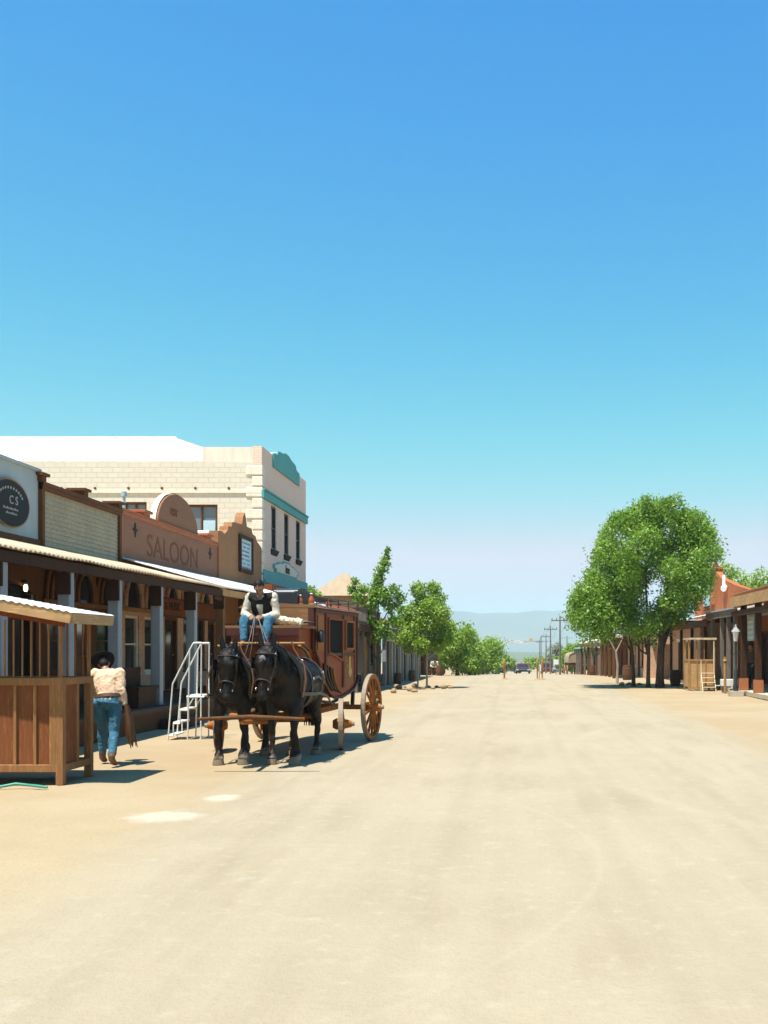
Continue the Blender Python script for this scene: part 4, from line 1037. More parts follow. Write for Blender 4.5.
# ---------- right side
b = rb('tan_roofed_store', 10.0, 36.4, 'nearest store on the right, tan roof board over thick dark posts')
W = 6.4
w = MB(); wall_open(w, 0, W, 0, 3.9, 0, .3, [(.6,1.6,.2,2.3),(2.4,4.2,.9,2.4)]); w.box(0,.2,.303,7,0,3.7); w.box(.2,W,.303,7,0,.15); w.build('wall', M['redbrown'], b)
MB().prism([(-2.1,3.42),(0,4.0),(7,4.2),(7,4.05),(0,3.85),(-2.1,3.3)], 'x', -.1, W).build('roof', M['tin_tan'], b)
MB().box(-.12,W,-2.16,-2.12,3.14,3.5).build('roof_board', M['fascia'], b)
MB().box(-.12,W,-2.1,-1.98,2.82,3.0).build('beam', M['dkbrown'], b); MB().box(-.1,W,-1.6,-1.5,2.78,2.86).build('blue_rail', M['tin_blue'], b)
for k, xx in enumerate((.75, 2.9, 5.2)):
    post(b, xx, -1.85, .6, 3.3, .2, 'dkbrown'); MB().box(xx-.14,xx+.14,-1.99,-1.71,0,.6).build('brick_pedestal', M['orangebrick'], b)
MB().box(0,W,-2.0,-.003,.02,.16).build('deck', M['concrete'], b)
window(b, 2.4,4.2,.9,2.4,.02,'brown'); door(b, .65,1.55,.16,2.2,0.02)
s = rb('hanging_sign', 8.9, 38.2, 'pale blue and white striped hanging sign under the right porch', 'sign')
MB().box(0,1.0,-.02,.02,1.95,2.85).build('board', M['paleblue'], s)
st = MB()
for k in range(4): st.box(0.03,.97,-.03,-.021,2.02+k*.2,2.11+k*.2)
st.build('stripes', M['signwhite'], s); MB().cyl((.1,0,2.85),(.1,0,3.1),.01).cyl((.9,0,2.85),(.9,0,3.1),.01).build('hangers', M['iron'], s)
b = rb('brick_front_store', 10.5, 58.5, 'orange brick false-front store with peaked parapet beside the big tree')
W = 21.8; w = MB(); wall_open(w, 0, W, 0, 4.25, 0, .3, [(4,5,.2,2.4),(7,8.6,.8,2.4),(12,13.5,.8,2.4),(16,17,.2,2.4)])
w.box(W-.2,W,.303,7,0,4.1); w.prism([(0,4.253),(0,4.9),(3.2,5.3),(3.9,5.7),(6.2,5.7),(7.6,5.25),(10.5,4.75),(14,4.253)], 'y', 0, .3); w.build('wall', M['orangebrick_s'], b)
MB().box(0,W-.25,.31,6.9,3.9,4.05).build('roof', M['tin_tan'], b)
pl = MB(); pl.box(5.3,6.1,-.12,.35,4.0,5.85).box(5.2,6.2,-.18,.4,5.853,5.95); pl.build('chimney_pier', M['orangebrick'], b)
MB().lathe([(.1,0),(.16,.12),(.08,.25),(.13,.4),(.01,.6)], (5.65,.1,5.952), 10).build('finial', M['orangebrick_s'], b)
w2 = MB().prism([(3.1,4.0),(4.6,4.0),(4.6,4.9),(4.3,5.15),(3.85,5.25),(3.4,5.15),(3.1,4.9)], 'y', -.06, -.004).build('arched_sign', M['paleblue'], b)
MB().prism([(3.25,4.5),(3.25,4.9),(3.85,5.15),(4.45,4.9),(4.45,4.5)], 'y', -.08, -.062).build('sign_crest', M['cream_s'], w2)
c = MB(); c.box(8.3,8.6,-.1,-.003,4.75,5.35); c.ell((8.75,-.1,4.68), (.5,.14,.17)); c.build('white_scupper', M['whiteroof'], b)
cp = MB(); cp.box(10.6,W,-.05,.34,4.253,4.3) ; cp.build('coping', M['tanwood'], b)
# its porch
f = MB(); f.box(16.3,22.0,-2.45,-2.38,2.86,3.12); f.build('fascia', M['grey_wood'], b)
MB().prism([(-2.5,3.125),(0,3.6),(0,3.66),(-2.5,3.18)], 'x', 16.3, 22.0).build('porch_roof', M['tin_blue'], b)
MB().prism([(-2.5,2.98),(0,3.5),(0,3.56),(-2.5,3.04)], 'x', 5.5, 16.25).build('far_porch_roof', M['tin_white'], b)
MB().box(5.5,16.25,-2.4,-2.34,2.6,2.9).build('far_fascia', M['redbrown'], b)
for xx in (6.0, 9.2, 12.2, 15.4): post(b, xx, -2.3, 0, 2.95, .13, 'dkbrown')
for xx in (17.0,18.9,20.1,21.3): post(b, xx, -2.3, 0, 2.95, .15, 'grey_wood')
MB().box(5.5,W,-2.35,-.003,.02,.14).build('deck', M['concrete'], b)
for (a,c_,z0,z1) in ((7,8.6,.8,2.4),(12,13.5,.8,2.4)): window(b, a,c_,z0,z1,.02,'brown')
door(b,4.05,4.95,.2,2.3,.02); door(b,16.05,16.95,.2,2.3,.02)

b = rb('plaster_store', 8.8, 56.0, 'pink plaster store with brown door behind the big tree trunks')
W = 8.5; w = MB(); wall_open(w, 0, W, 0, 2.9, 0, .25, [(2.2,3.2,.1,2.0),(4.6,6.2,.1,2.0)]); w.box(W-.25,W,.253,1.6,0,2.9); w.build('wall', M['pink_plaster'], b)
MB().box(1.9,3.5,-.07,-.003,2.03,2.2).box(4.3,6.5,-.07,-.003,2.03,2.2).box(7,8.5,-.07,-.003,2.03,2.2).build('lintel', M['cream_s'], b)
door(b,2.25,3.15,.1,1.95,.02,'redbrown',False); door(b,4.75,5.9,.1,1.95,.02,'redbrown',False,'tanwood')
MB().box(-.1,W+.1,-1.3,1.5,2.903,3.0).build('roof', M['dkbrown'], b)
b = rb('adobe_row', 7.6, 86.0, 'long low adobe row with brown porch posts and rooftop sign board on the far right')
W = 20.4; w = MB(); wall_open(w, 0, W, 0, 3.0, 0, .3, [(k*3.4+.8, k*3.4+2.0, .5, 2.2) for k in range(6)]); w.box(W-.3,W,.303,5,0,3.0); w.build('wall', M['redbrown'], b)
for k in range(6):
    if k % 2: window(b, k*3.4+.8, k*3.4+2.0, .5, 2.2, .02, 'tanwood')
    else: door(b, k*3.4+.95, k*3.4+1.85, .5, 2.1, .02, 'brown')
MB().prism([(-2.1,2.75),(0,3.25),(5,3.3),(5,3.15),(0,3.1),(-2.1,2.65)], 'x', -.2, W+.2).build('roof', M['cream_s'], b)
MB().box(-.2,W+.2,-2.0,-1.92,2.35,2.62).build('fascia', M['tanwood'], b)
for k in range(6): post(b, .3+k*3.9, -1.9, 0, 2.6, .16, ('brown','grey_wood')[k%2])
sb = MB().box(12.0,17.5,-2.06,-1.98,2.9,3.75).build('rooftop_sign', M['signpale'], b)
for k in range(4): MB().box(6+k*.9,6.35+k*.9,-1.7,-1.6,.05,2.3).build('pale_shutter', M['tanwood'], b)
text('lettering', 'STORE', .62, M['midbrown'], sb, (14.7,-2.07,3.32), depth=.006, sx=1.4)
b = rb('corner_store', 7.3, 64.6, 'tan roofed corner store with pale door boards left of the big tree trunks')
W = 8.2; w = MB(); wall_open(w, 0, W, 0, 3.0, 0, .3, [(1,1.9,.1,2.2),(2.8,4.2,.7,2.2),(5.3,6.2,.1,2.2),(6.8,7.8,.7,2.2)]); w.box(W-.3,W,.303,5,0,3.0); w.build('wall', M['pink_plaster'], b)
MB().prism([(-1.9,2.75),(-.6,3.25),(5,3.45),(5,3.15),(-.6,3.1),(-1.9,2.65)], 'x', -.2, W+.2).build('roof', M['cream_s'], b)
MB().box(-.2,W+.2,-1.8,-1.74,2.38,2.62).build('fascia', M['brown'], b)
for xx in (.2, 2.6, 5.4, 8.0): post(b, xx, -1.7, 0, 2.6, .17, 'brown')
door(b,1.05,1.85,.1,2.1,.02,'redbrown'); door(b,5.35,6.15,.1,2.1,.02,'tanwood'); window(b,2.8,4.2,.7,2.2,.02,'cream_s'); window(b,6.8,7.8,.7,2.2,.02,'brown')
b = rb('tin_roofed_shed', 7.4, 99.0, 'small shed with blue tin roof beyond the adobe row')
MB().box(0,9,0,4,0,2.6).build('wall', M['grey_wood'], b); MB().prism([(-1.6,2.6),(4.2,3.2),(4.2,3.12),(-1.6,2.5)], 'x', -.2, 9.2).build('roof', M['tin_blue'], b)
for k in range(4): post(b, .3+k*2.8, -1.5, 0, 2.55, .14, 'grey_wood')
window(b, 6.5,7.6,.9,2,-.12)

# right-hand booth with stairs
b = empty('open_booth', (6.82, 39.2, 0), 0, 'small roofed wooden booth with lattice front and white stairs on the right', 'booth')
w = .98; f = MB()
for (x,y) in ((0,0),(w,0),(0,1),(w,1)): f.box(x-.035,x+.035,y-.035,y+.035,0,2.0)
f.box(.04,w-.04,-.03,.03,1.17,1.24).box(.04,w-.04,-.03,.03,.08,.15).box(-.03,.03,.04,.96,1.17,1.24).box(w-.03,w+.03,.04,.96,1.17,1.24)
for xx in (.32,.65): f.box(xx-.02,xx+.02,-.03,.03,.15,1.17)
f.build('frame', M['tanwood'], b)
MB().box(.04,w-.04,.0,.02,.15,1.17).box(-.012,.008,.04,.96,.15,1.17).box(w-.008,w+.012,.04,.96,.15,1.17).build('panel', M['fascia'], b)
MB().box(-.06,w+.08,-.12,1.05,2.003,2.08).build('roof', M['tin_tan'], b)
for xx in (.3,.6): MB().cyl((xx,.0,1.24),(xx,.0,2.0),.02).build('bar', M['boothwood'], b)
s = empty('metal_stairs', (7.25,39.0,0), 0, 'white metal steps leaning on the open booth on the right', 'stairs')
for xx in (0,.5):
    MB().cyl((xx,-.45,0),(xx,-.05,.72),.014).cyl((xx,-.05,0),(xx,-.05,1.95 if xx else 1.2),.016).build('side_rail', M['canvas'], s)
for k in range(4): MB().box(0,.5,-.42+k*.1,-.24+k*.1,.15+k*.18,.17+k*.18).build('tread', M['canvas'], s)
# lamp post
s = empty('street_lamp', (7.55, 34.2, 0), 0, 'dark iron lantern post in front of the right porch', 'street lamp')
MB().box(-.22,.22,-.22,.22,0,.2).build('stone_base', M['concrete'], s)
MB().lathe([(.09,.2),(.1,.3),(.05,.45),(.07,.9),(.04,.95),(.035,1.75),(.06,1.8),(.03,1.9)], n=10).build('post', M['iron'], s)
MB().box(-.2,.2,-.015,.015,1.45,1.48).build('crossbar', M['iron'], s)
MB().lathe([(.06,1.9),(.12,2.22)], n=6, smooth=False).build('lantern_glass', M['signwhite'], s)
MB().lathe([(.16,2.22),(.13,2.27),(.04,2.38),(.03,2.44),(.01,2.48)], n=6, smooth=False).build('lantern_cap', M['post'], s)
# ------------------------------------------------------------------ barrels, stones, benches
def barrel_proto():
    r = empty('barrel', (0,0,0), 0, 'x', 'barrel')
    prof = [(.23,0),(.26,.12),(.285,.3),(.29,.42),(.285,.54),(.26,.72),(.23,.84)]
    mb = MB(); n = 20; vs = []; fs = []
    for i, (rr, z) in enumerate(prof):
        for k in range(n*2):
            a = PI*k/n; q = rr*(1 if k % 2 else .985); vs.append((q*math.cos(a), q*math.sin(a), z))
    m = n*2
    for i in range(len(prof)-1):
        for k in range(m): fs.append((i*m+k, i*m+(k+1)%m, (i+1)*m+(k+1)%m, (i+1)*m+k))
    mb._add(vs, fs); mb._add([(.22*math.cos(PI*k/n), .22*math.sin(PI*k/n), .81) for k in range(m)], [tuple(range(m))]); mb._add([(.23*math.cos(PI*k/n), .23*math.sin(PI*k/n), .0) for k in range(m)], [tuple(range(m))])
    mb.build('staves', M['barrel'], r)
    for z, rr in ((.07,.252),(.24,.28),(.58,.283),(.76,.256)):
        h = MB(); h.loft([(rr*math.cos(2*PI*k/24), rr*math.sin(2*PI*k/24), z) for k in range(25)], [(.02,.006)]*25, (0,0,1), 4, False, False); h.build('hoop', M['iron'], r)
    return r
bp = barrel_proto()
BS = [(-5.5,47.0,.62,'brown barrel nearest the street sapling on the left side'),(-5.35,51.8,.66,'brown barrel in front of the grey porch posts, second from the coach'),(-4.9,65.0,.8,'barrel beside the white-shirted sitter at the far left'),
      (-5.3,72,.8,'barrel farthest down the left side of the street'),(7.15,44.6,.85,'dark barrel just left of the open booth on the right'),(6.0,53.5,.95,'barrel behind the three tree trunks on the right'),(5.6,72,.9,'barrel by the porch posts of the adobe row')]
for i, (x, y, s, lab) in enumerate(BS):
    if i == 0: bp.location = (x,y,gz(y)); bp.scale = (s*1.05,s*1.05,s); bp['label'] = lab; bp['group'] = 'wooden barrels along the street'
    else:
        c = copy_tree(bp, None, (x,y,gz(y)), i*.7, s, lab, 'wooden barrels along the street')
st0 = None; rnd = random.Random(3)
def stone_mesh():
    mb = MB(); mb.ell((0,0,.5),(1,.8,.55), 9, 6)
    mb.v = [tuple(Vector(v)*(1+.22*noise.noise(Vector(v)*1.7+Vector((3,1,0))))) for v in mb.v]; return mb
for i in range(26):
    if i < 14: x = -3.85 + 1.15*math.cos(i*.45+.2)+rnd.uniform(-.1,.1); y = 42 + 1.15*math.sin(i*.45+.2); g_ = 'stones ringed round the young street tree'; lab = 'tan stone in the ring round the young street tree on the left'
    elif i < 20: x = -4.9+rnd.uniform(-.8,1.1); y = 38+rnd.uniform(-.8,1); g_ = 'stones beside the coach'; lab = 'tan stone lying in the dirt just beyond the coach rear wheel'
    else: x = 4.5+rnd.uniform(0,1.3); y = 46+rnd.uniform(-2,2); g_ = 'stones under the big tree'; lab = 'tan stone lying under the big tree on the right'
    s = rnd.uniform(.08,.17)
    if st0 is None: st0 = stone_mesh().build('stone', M['stone']); o = st0
    else: o = st0.copy(); COL.objects.link(o)
    o.location = (x,y,-.02); o.rotation_euler = (0,0,rnd.random()*6); o.scale = (s,s,s*rnd.uniform(.7,1.2)); tag(o, lab, 'stone', g_)
s = empty('bench', (8.15,45.2,0), R(-90), 'small weathered bench between the dark barrel and the open booth', 'bench')
MB().box(-.5,.5,-.18,.18,.38,.43).build('seat', M['tanwood'], s); MB().box(-.5,.5,.16,.2,.5,.8).build('backrest', M['tanwood'], s)
for xx in (-.42,.42): MB().box(xx-.04,xx+.04,-.16,.18,0,.38).build('leg', M['tanwood'], s)
s = empty('planter_box', (8.05,37.6,.0), 0, 'pale square planter box on the ground by the right porch', 'planter')
MB().box(-.3,.3,-.2,.2,.25,.5).build('box', M['signwhite'], s, bevel=.01); MB().box(-.25,-.17,-.15,.15,0,.25).box(.17,.25,-.15,.15,0,.25).build('leg', M['grey_wood'], s)
s = empty('hitching_post', (7.75,36.9,0), 0, 'short tan hitching post standing beside the right porch', 'post')
MB().loft([(0,0,0),(0,0,1.2),(0,0,1.35)], [.05,.05,.03], (1,0,0), 8).build('post', M['tanwood'], s); MB().ell((0,0,1.2),(.08,.08,.06)).build('knob', M['tanwood'], s)

# ------------------------------------------------------------------ coach
YAW = -math.atan2(.1228,.9925)
C = empty('stagecoach', (-3.75,15.9,0), YAW, 'maroon wooden stagecoach with orange-brown spoked wheels standing in the street', 'stagecoach')
prof = [(0,2.27),(2.43,2.27),(2.43,1.14),(2.36,1.02),(2.15,.91),(1.85,.84),(1.3,.79),(.95,.80),(.68,.90),(.45,1.08),(.28,1.28),(.12,1.48),(0,1.56)]
MB().prism(prof, 'x', -.58, .58).build('body', M['coach'], C, bevel=.015)
for s in (-1,1):
    x = .58*s; x1 = .60*s; x2 = .615*s
    t = MB()
    for (a,b_,c,d) in ((.0,.07,1.56,2.27),(.52,.6,1.25,2.2),(1.5,1.58,.95,2.2),(2.18,2.25,1.0,2.2),(2.37,2.43,1.15,2.2)): t.box(x,x1,a,b_,c,d)
    t.box(x,x1+.004*s,0,2.43,2.2,2.268).box(x,x1+.003*s,.6,2.18,1.50,1.55)
    t.build('side_frame', M['coachdark'], C)
    MB().box(x,x1-.006*s,.14,.44,1.6,2.16).build('pillar_panel', M['coachtrim'], C)
    win = MB().prism([(.68,1.56),(1.44,1.42),(1.44,2.12),(.68,2.12)], 'x', x, x+.008*s).build('window', M['black'], C)
    f = MB(); c4 = [(.68,1.56),(1.44,1.42),(1.44,2.12),(.68,2.12)]
    for k in range(4): p, q = c4[k], c4[(k+1)%4]; f.quadbar((x1,p[0],p[1]),(x1,q[0],q[1]),.03,.035)
    f.build('frame', M['coach'], win)
    win = MB().box(x,x+.008*s,1.65,2.12,1.62,2.10).build('window', M['black'], C)
    f = MB(); c4 = [(1.65,1.62),(2.12,1.62),(2.12,2.10),(1.65,2.10)]
    for k in range(4): p, q = c4[k], c4[(k+1)%4]; f.quadbar((x1,p[0],p[1]),(x1,q[0],q[1]),.03,.035)
    f.build('frame', M['coachtrim'], win)
    d = MB().box(x,x+.012*s,1.6,2.16,1.0,1.48).build('door', M['coach'], C)
    MB().ell((x2,1.66,1.32),(.02,.02,.02)).build('handle', M['gold'], d)
    e = MB().prism([(1.88,1.12),(1.80,1.2),(1.84,1.28),(1.86,1.48),(1.93,1.5),(1.95,1.3),(2.03,1.22),(1.95,1.12)], 'x', x, x+.02*s).build('emblem', M['gold'], d)
    for k in range(4):
        off = .13*k; bt = MB()
        bt.loft([(x1, .42+off*1.25, 1.38-off*.25),(x1,.50+off*1.3,1.2-off*.3),(x1,.66+off*1.3,1.05-off*.25),(x1,.88+off*1.25,.93-off*.05*k)], [.02]*4, (1,0,0), 6)
        bt.build('batten', M['leather' if k < 3 else 'coachtrim'], C)
    MB().loft([(x1,.0,1.56),(x1,.12,1.48),(x1,.28,1.28),(x1,.45,1.08),(x1,.68,.90),(x1,.95,.80),(x1,1.3,.79),(x1,1.85,.84),(x1,2.15,.91),(x1,2.36,1.02),(x1,2.43,1.14)], [.022]*11, (1,0,0), 6).build('sill_moulding', M['coachdark'], C)
    # braces and undercarriage
    MB().loft([(.48*s,-.1,.98),(.48*s,.4,.78),(.48*s,1.2,.70),(.48*s,2.0,.80),(.48*s,2.5,1.0)], [(.05,.025)]*5, (1,0,0), 6).build('leather_brace', M['leather'], C)
    MB().quadbar((.42*s,-.35,.58),(.42*s,2.35,.62),.07,.09).build('frame_beam', M['wheel'], C)
    for yy, zz in ((-.12,1.02),(2.52,1.05)): MB().quadbar((.46*s,yy,.55),(.48*s,yy,zz),.06,.06).build('brace_stand', M['iron'], C)
    MB().loft([(.63*s,-.85,1.67),(.64*s,-.62,1.60),(.64*s,-.4,1.46),(.62*s,-.2,1.30)], [(.03,.015)]*4, (1,0,0), 6).build('boot_bracket', M['tanwood'], C)
MB().prism([(-.66,2.27),(-.6,2.31),(0,2.345),(.6,2.31),(.66,2.27)], 'y', -.06, 2.5).build('roof', M['coachtan'], C)
rr = MB()
for x in (-.6,.6): rr.cyl((x,.05,2.45),(x,2.4,2.45),.012)
rr.cyl((-.6,2.4,2.45),(.6,2.4,2.45),.012)
for x in (-.6,.6):
    for y in (.05,.6,1.2,1.8,2.4): rr.cyl((x,y,2.29),(x,y,2.45),.010)
rr.build('roof_rail', M['iron'], C)
MB().box(-.57,.57,-.06,-.003,1.99,2.262).build('front_board', M['coachtan'], C)
MB().box(-.60,-.50,-.075,-.062,1.6,2.26).box(.50,.585,-.075,-.062,1.6,2.26).build('front_stile', M['coachdark'], C)
MB().prism([(-.62,1.93),(-.003,1.93),(-.003,1.50),(-.3,1.46),(-.62,1.62)], 'x', -.54, .54).build('front_boot', M['coach'], C)
MB().box(-.60,.60,-.70,-.003,1.934,1.975).build('driver_seat', M['coachtan'], C)
MB().box(-.57,.57,-.72,-.70,1.82,1.93).build('seat_apron', M['coachdark'], C)
MB().quadbar((.14,-.88,1.68),(.1,-.42,1.60),1.1,.03).build('footboard', M['coachdark'], C)
MB().cyl((-.42,-.9,1.70),(.73,-.9,1.70),.02).build('footboard_rail', M['tanwood'], C)
MB().prism([(-.86,1.66),(-.5,1.60),(-.3,1.44),(-.6,1.40),(-.8,1.44)], 'x', -.36, .58).build('toe_box', M['coach'], C)
MB().prism([(2.433,1.2),(2.433,2.0),(2.7,1.9),(3.05,1.5),(3.0,1.25),(2.8,1.15)], 'x', -.55, .55).build('rear_boot', M['leather'], C)
MB().quadbar((0,.0,.55),(0,2.1,.60),.09,.08).build('reach_pole', M['wheel'], C)
for s in (-1,1):
    cl = MB(); cl.lathe([(.04,0),(.06,.03),(.06,.16),(.02,.2)], (.66*s,.1,1.72), 8); cl.build('side_lamp', M['iron'], C)
MB().cyl((-1.02,1.94,.59),(1.02,1.94,.59),.045).build('rear_axle', M['wheel'], C)
MB().quadbar((-.5,1.94,.61),(.5,1.94,.61),.12,.08).build('rear_bolster', M['wheel'], C)
MB().loft([(0,.05,.5),(.27,-1.35,.56),(.56,-2.85,.66)], [.05,.042,.03], (1,0,0), 10).build('pole', M['wheel'], C)
MB().loft([(-.62,-.46,.58),(.05,-.5,.6),(.78,-.4,.58)], [(.03,.04),(.045,.05),(.03,.04)], (0,1,0), 8).build('doubletree', M['wheel'], C)
MB().loft([(-.02,-2.9,.70),(.66,-2.83,.73),(1.36,-2.74,.70)], [.022,.032,.022], (0,1,0), 10).build('neck_yoke', M['brown'], C)
FA = MB().quadbar((-.5,0,.50),(.5,0,.50),.12,.1).build('front_bolster', M['wheel'], C)
FA.location = (0,.06,0); FA.rotation_euler = (0,0,R(16))
def wheel(parent, x, y, r, ns, out):
    rim = MB(); n = 40; w = .032
    vs = []; fs = []
    for k in range(n):
        a = 2*PI*k/n; c, s_ = math.cos(a), math.sin(a)
        for (rr_, dx) in ((r-.075,-w),(r-.012,-w),(r-.012,w),(r-.075,w)): vs.append((x+dx, y+rr_*c, r+rr_*s_))
    for k in range(n):
        for j in range(4): fs.append((k*4+j, k*4+(j+1)%4, ((k+1)%n)*4+(j+1)%4, ((k+1)%n)*4+j))
    rim._add(vs, fs); ro = rim.build('wheel', M['wheel'], parent)
    t = MB(); vs = []; fs = []
    for k in range(n):
        a = 2*PI*k/n; c, s_ = math.cos(a), math.sin(a)
        for (rr_, dx) in ((r-.011,-w-.004),(r,-w-.004),(r,w+.004),(r-.011,w+.004)): vs.append((x+dx, y+rr_*c, r+rr_*s_))
    for k in range(n):
        for j in range(4): fs.append((k*4+j, k*4+(j+1)%4, ((k+1)%n)*4+(j+1)%4, ((k+1)%n)*4+j))
    t._add(vs, fs); t.build('tyre', M['tyre'], ro)
    MB().loft([(x-.13*out,y,r),(x-.08*out,y,r),(x,y,r),(x+.08*out,y,r),(x+.17*out,y,r)], [.06,.09,.1,.075,.055], (0,1,0), 14).build('hub', M['wheel'], ro)
    MB().cyl((x+.17*out,y,r),(x+.22*out,y,r),.045,.035,10).build('hub_cap', M['tyre'], ro)
    for k in range(ns):
        a = 2*PI*(k+.5)/ns; c, s_ = math.cos(a), math.sin(a)
        MB().loft([(x+.03*out,y+.08*c,r+.08*s_),(x+.0*out,y+(r-.05)*c,r+(r-.05)*s_)], [(.03,.019),(.022,.015)], (1,0,0), 8).build('spoke', M['wheel'], ro)
for s in (-1,1): wheel(FA, .95*s, 0, .41, 12, s); wheel(C, .98*s, 1.94, .59, 14, s)
# loads on the roof, each its own thing
def cl(x, y, z):   # coach local -> world
    v = Matrix.Rotation(YAW,3,'Z') @ Vector((x,y,z)); return (v.x-3.75, v.y+15.9, v.z)
t = empty('travel_trunk', cl(.04,.45,2.335), YAW, 'black travel trunk with rounded lid on the coach roof behind the driver', 'trunk')
MB().box(-.2,.2,-.28,.28,0,.2).build('case', M['trunk'], t, bevel=.015); MB().loft([(-.2,0,.2),(.2,0,.2)], [(.28,.07)]*2, (0,1,0), 16, False).build('lid', M['trunk'], t)
MB().box(-.205,-.15,-.286,.286,0,.21).box(.15,.205,-.286,.286,0,.21).build('straps', M['iron'], t)
t = MB(); t.loft([(-.04,0,.13),(.1,.02,.12),(.3,.0,.10),(.42,.02,.09)], [(.12,.1),(.13,.09),(.12,.085),(.08,.06)], (0,1,0), 12); t.loft([(-.06,0,.1),(-.05,.0,.2),(.02,0,.27)], [(.1,.1),(.09,.07),(.02,.02)], (0,1,0), 10)
o = fuse(t, 'canvas_bundle', M['canvas'], None, .012, 2, .04, 9); o.scale = (.95,.9,.72); o.location = cl(.13,-.42,1.965); o.rotation_euler = (0,0,YAW); tag(o, 'cream canvas bundle lying on the coach seat board beside the driver', 'bundle')
o = MB().loft([(0,0,.03),(.15,.02,.05),(.28,.05,.03)], [.022,.02,.012], (0,0,1), 8).build('whip_stock', M['leather']); o.location = cl(.38,-.3,1.99); o.rotation_euler = (0,0,YAW); tag(o, 'dark whip stock beside the canvas bundle on the seat board', 'whip')
jp = None
for k, (x, y, sc, lab) in enumerate(((.26,.25,.68,'rusty copper jug on the coach roof nearest the trunk'),(.43,.3,.8,'middle rusty copper jug on the coach roof, the tallest'),(.56,.75,.6,'small copper jug farthest right on the coach roof'))):
    if jp is None:
        jp = empty('copper_jug', (0,0,0)); MB().lathe([(.045,0),(.062,.03),(.062,.12),(.03,.17),(.025,.2),(.035,.22)], n=12).build('jug', M['copper'], jp)
        MB().lathe([(.05,0),(.065,.015),(.065,.04)], n=12).build('base_ring', M['buckle'], jp); MB().ell((0,0,.225),(.03,.03,.02)).build('stopper', M['signwhite'], jp); o = jp
    else: o = copy_tree(jp)
    o.location = cl(x,y,2.325+ (.0 if x < .5 else -.02)); o.scale = (sc,)*3; tag(o, lab, 'jug', 'jugs on the coach roof')

# ------------------------------------------------------------------ team
HL = horse((-3.98,14.45,0), R(-90+0), 'black draft horse on the left of the coach team, head turned slightly left', turn=.10, sc=1.0, blaze=False, group='coach horses', step=.05)
HR = horse((-3.24,14.45,0), R(-90-1), 'black draft horse on the right of the coach team with a pale forehead star', turn=-.10, sc=1.02, blaze=True, group='coach horses', step=-.06)
for o in (HL, HR): o.scale = (o.scale[0]*.92, o.scale[1]*.98, o.scale[2]*.97)

# ------------------------------------------------------------------ people
walkJ = dict(pelvis=(.03,-.02,.92), waist=(.02,.02,1.06), chest=(-.02,.1,1.25), neck=(-.06,.2,1.37), head=(-.11,.30,1.47),
  look=(-.1,.85,-.5), shL=(-.19,.13,1.33), shR=(.165,.11,1.34), elL=(-.26,.14,1.08), elR=(.21,.02,1.1), wrL=(-.2,.28,.93), wrR=(.25,.04,.87),
  hipL=(-.1,0,.9), hipR=(.1,0,.9), knL=(-.11,.22,.52), knR=(.12,-.04,.48), anL=(-.12,.26,.12), anR=(.14,-.27,.15), toL=(-.12,.44,.03), toR=(.16,-.11,.03), curl=(.7,0,0), thL=(1,0,.2), thR=(0,1,0), pmR=(-1,0,0), pmL=(.3,0,-1))
figure('person', (-5.66,13.85,0), R(8), walkJ, 'man in black hat, cream shirt and jeans walking away beside the ticket booth', dict(skin=M['skin'], shirt=M['shirt_tan'], trousers=M['jeans'], hat=M['hat']), scale=.955)
s = MB(); s.loft([(0,0,.0),(.03,.02,-.2),(.05,.0,-.4),(.06,.02,-.52)], [(.03,.04),(.05,.07),(.06,.08),(.035,.05)], (1,0,0), 10)
for k in range(9): s.loft([(.02+.008*k,.05*math.sin(k),-.3),(.04+.01*k,.08*math.sin(k),-.55-.02*(k%3))], [.012,.006], (1,0,0), 5)
o = s.build('leather_bag', M['brownleather']); o.location = (-5.40,13.9,.83); tag(o, 'brown fringed leather bag hanging from the walking man right hand', 'bag')
sitJ = dict(pelvis=(0,0,.09), waist=(0,.03,.22), chest=(0,.12,.4), neck=(0,.2,.53), head=(0,.28,.63), look=(-.12,.8,-.6),
  shL=(-.185,.15,.485), shR=(.185,.15,.485), elL=(-.255,.2,.22), elR=(.255,.2,.22), wrL=(-.09,.40,.17), wrR=(.09,.40,.17),
  hipL=(-.1,.03,.09), hipR=(.1,.03,.09), knL=(-.19,.42,.13), knR=(.19,.42,.13), anL=(-.17,.50,-.21), anR=(.17,.50,-.21), toL=(-.18,.68,-.275), toR=(.18,.68,-.275),
  curl=(1.0,0,0), thL=(0,.2,1), thR=(0,.2,1), pmL=(.6,0,-.6), pmR=(-.6,0,-.6), hdL=(.3,.8,-.1), hdR=(-.3,.8,-.1))
px_, py_, pz_ = cl(-.13,-.28,1.93)
figure('person', (px_,py_,pz_), PI+YAW*.5, sitJ, 'coach driver with dark hair, black vest and white shirt sitting on the coach seat', dict(skin=M['skin'], shirt=M['shirt_white'], trousers=M['jeans']), hat=None, vest=True, scale=1.0)
rn = MB(); hx_, hy_, hz_ = px_, py_-.5, pz_+.16
for (tx, ty, tz, o_) in ((-3.98,14.05,1.28,-.03),(-3.78,13.9,1.25,-.02),(-3.24,14.0,1.32,.03),(-3.02,14.0,1.28,.02)):
    pts = [Vector((hx_+o_, hy_, hz_)).lerp(Vector((tx,ty,tz)), k/8) - Vector((0,0,.22*math.sin(PI*k/8))) for k in range(9)]
    rn.loft(pts, .008, (1,0,0), 5)
tag(rn.build('reins', M['leather']), 'thin leather reins running from the driver hands to both horses', 'reins')
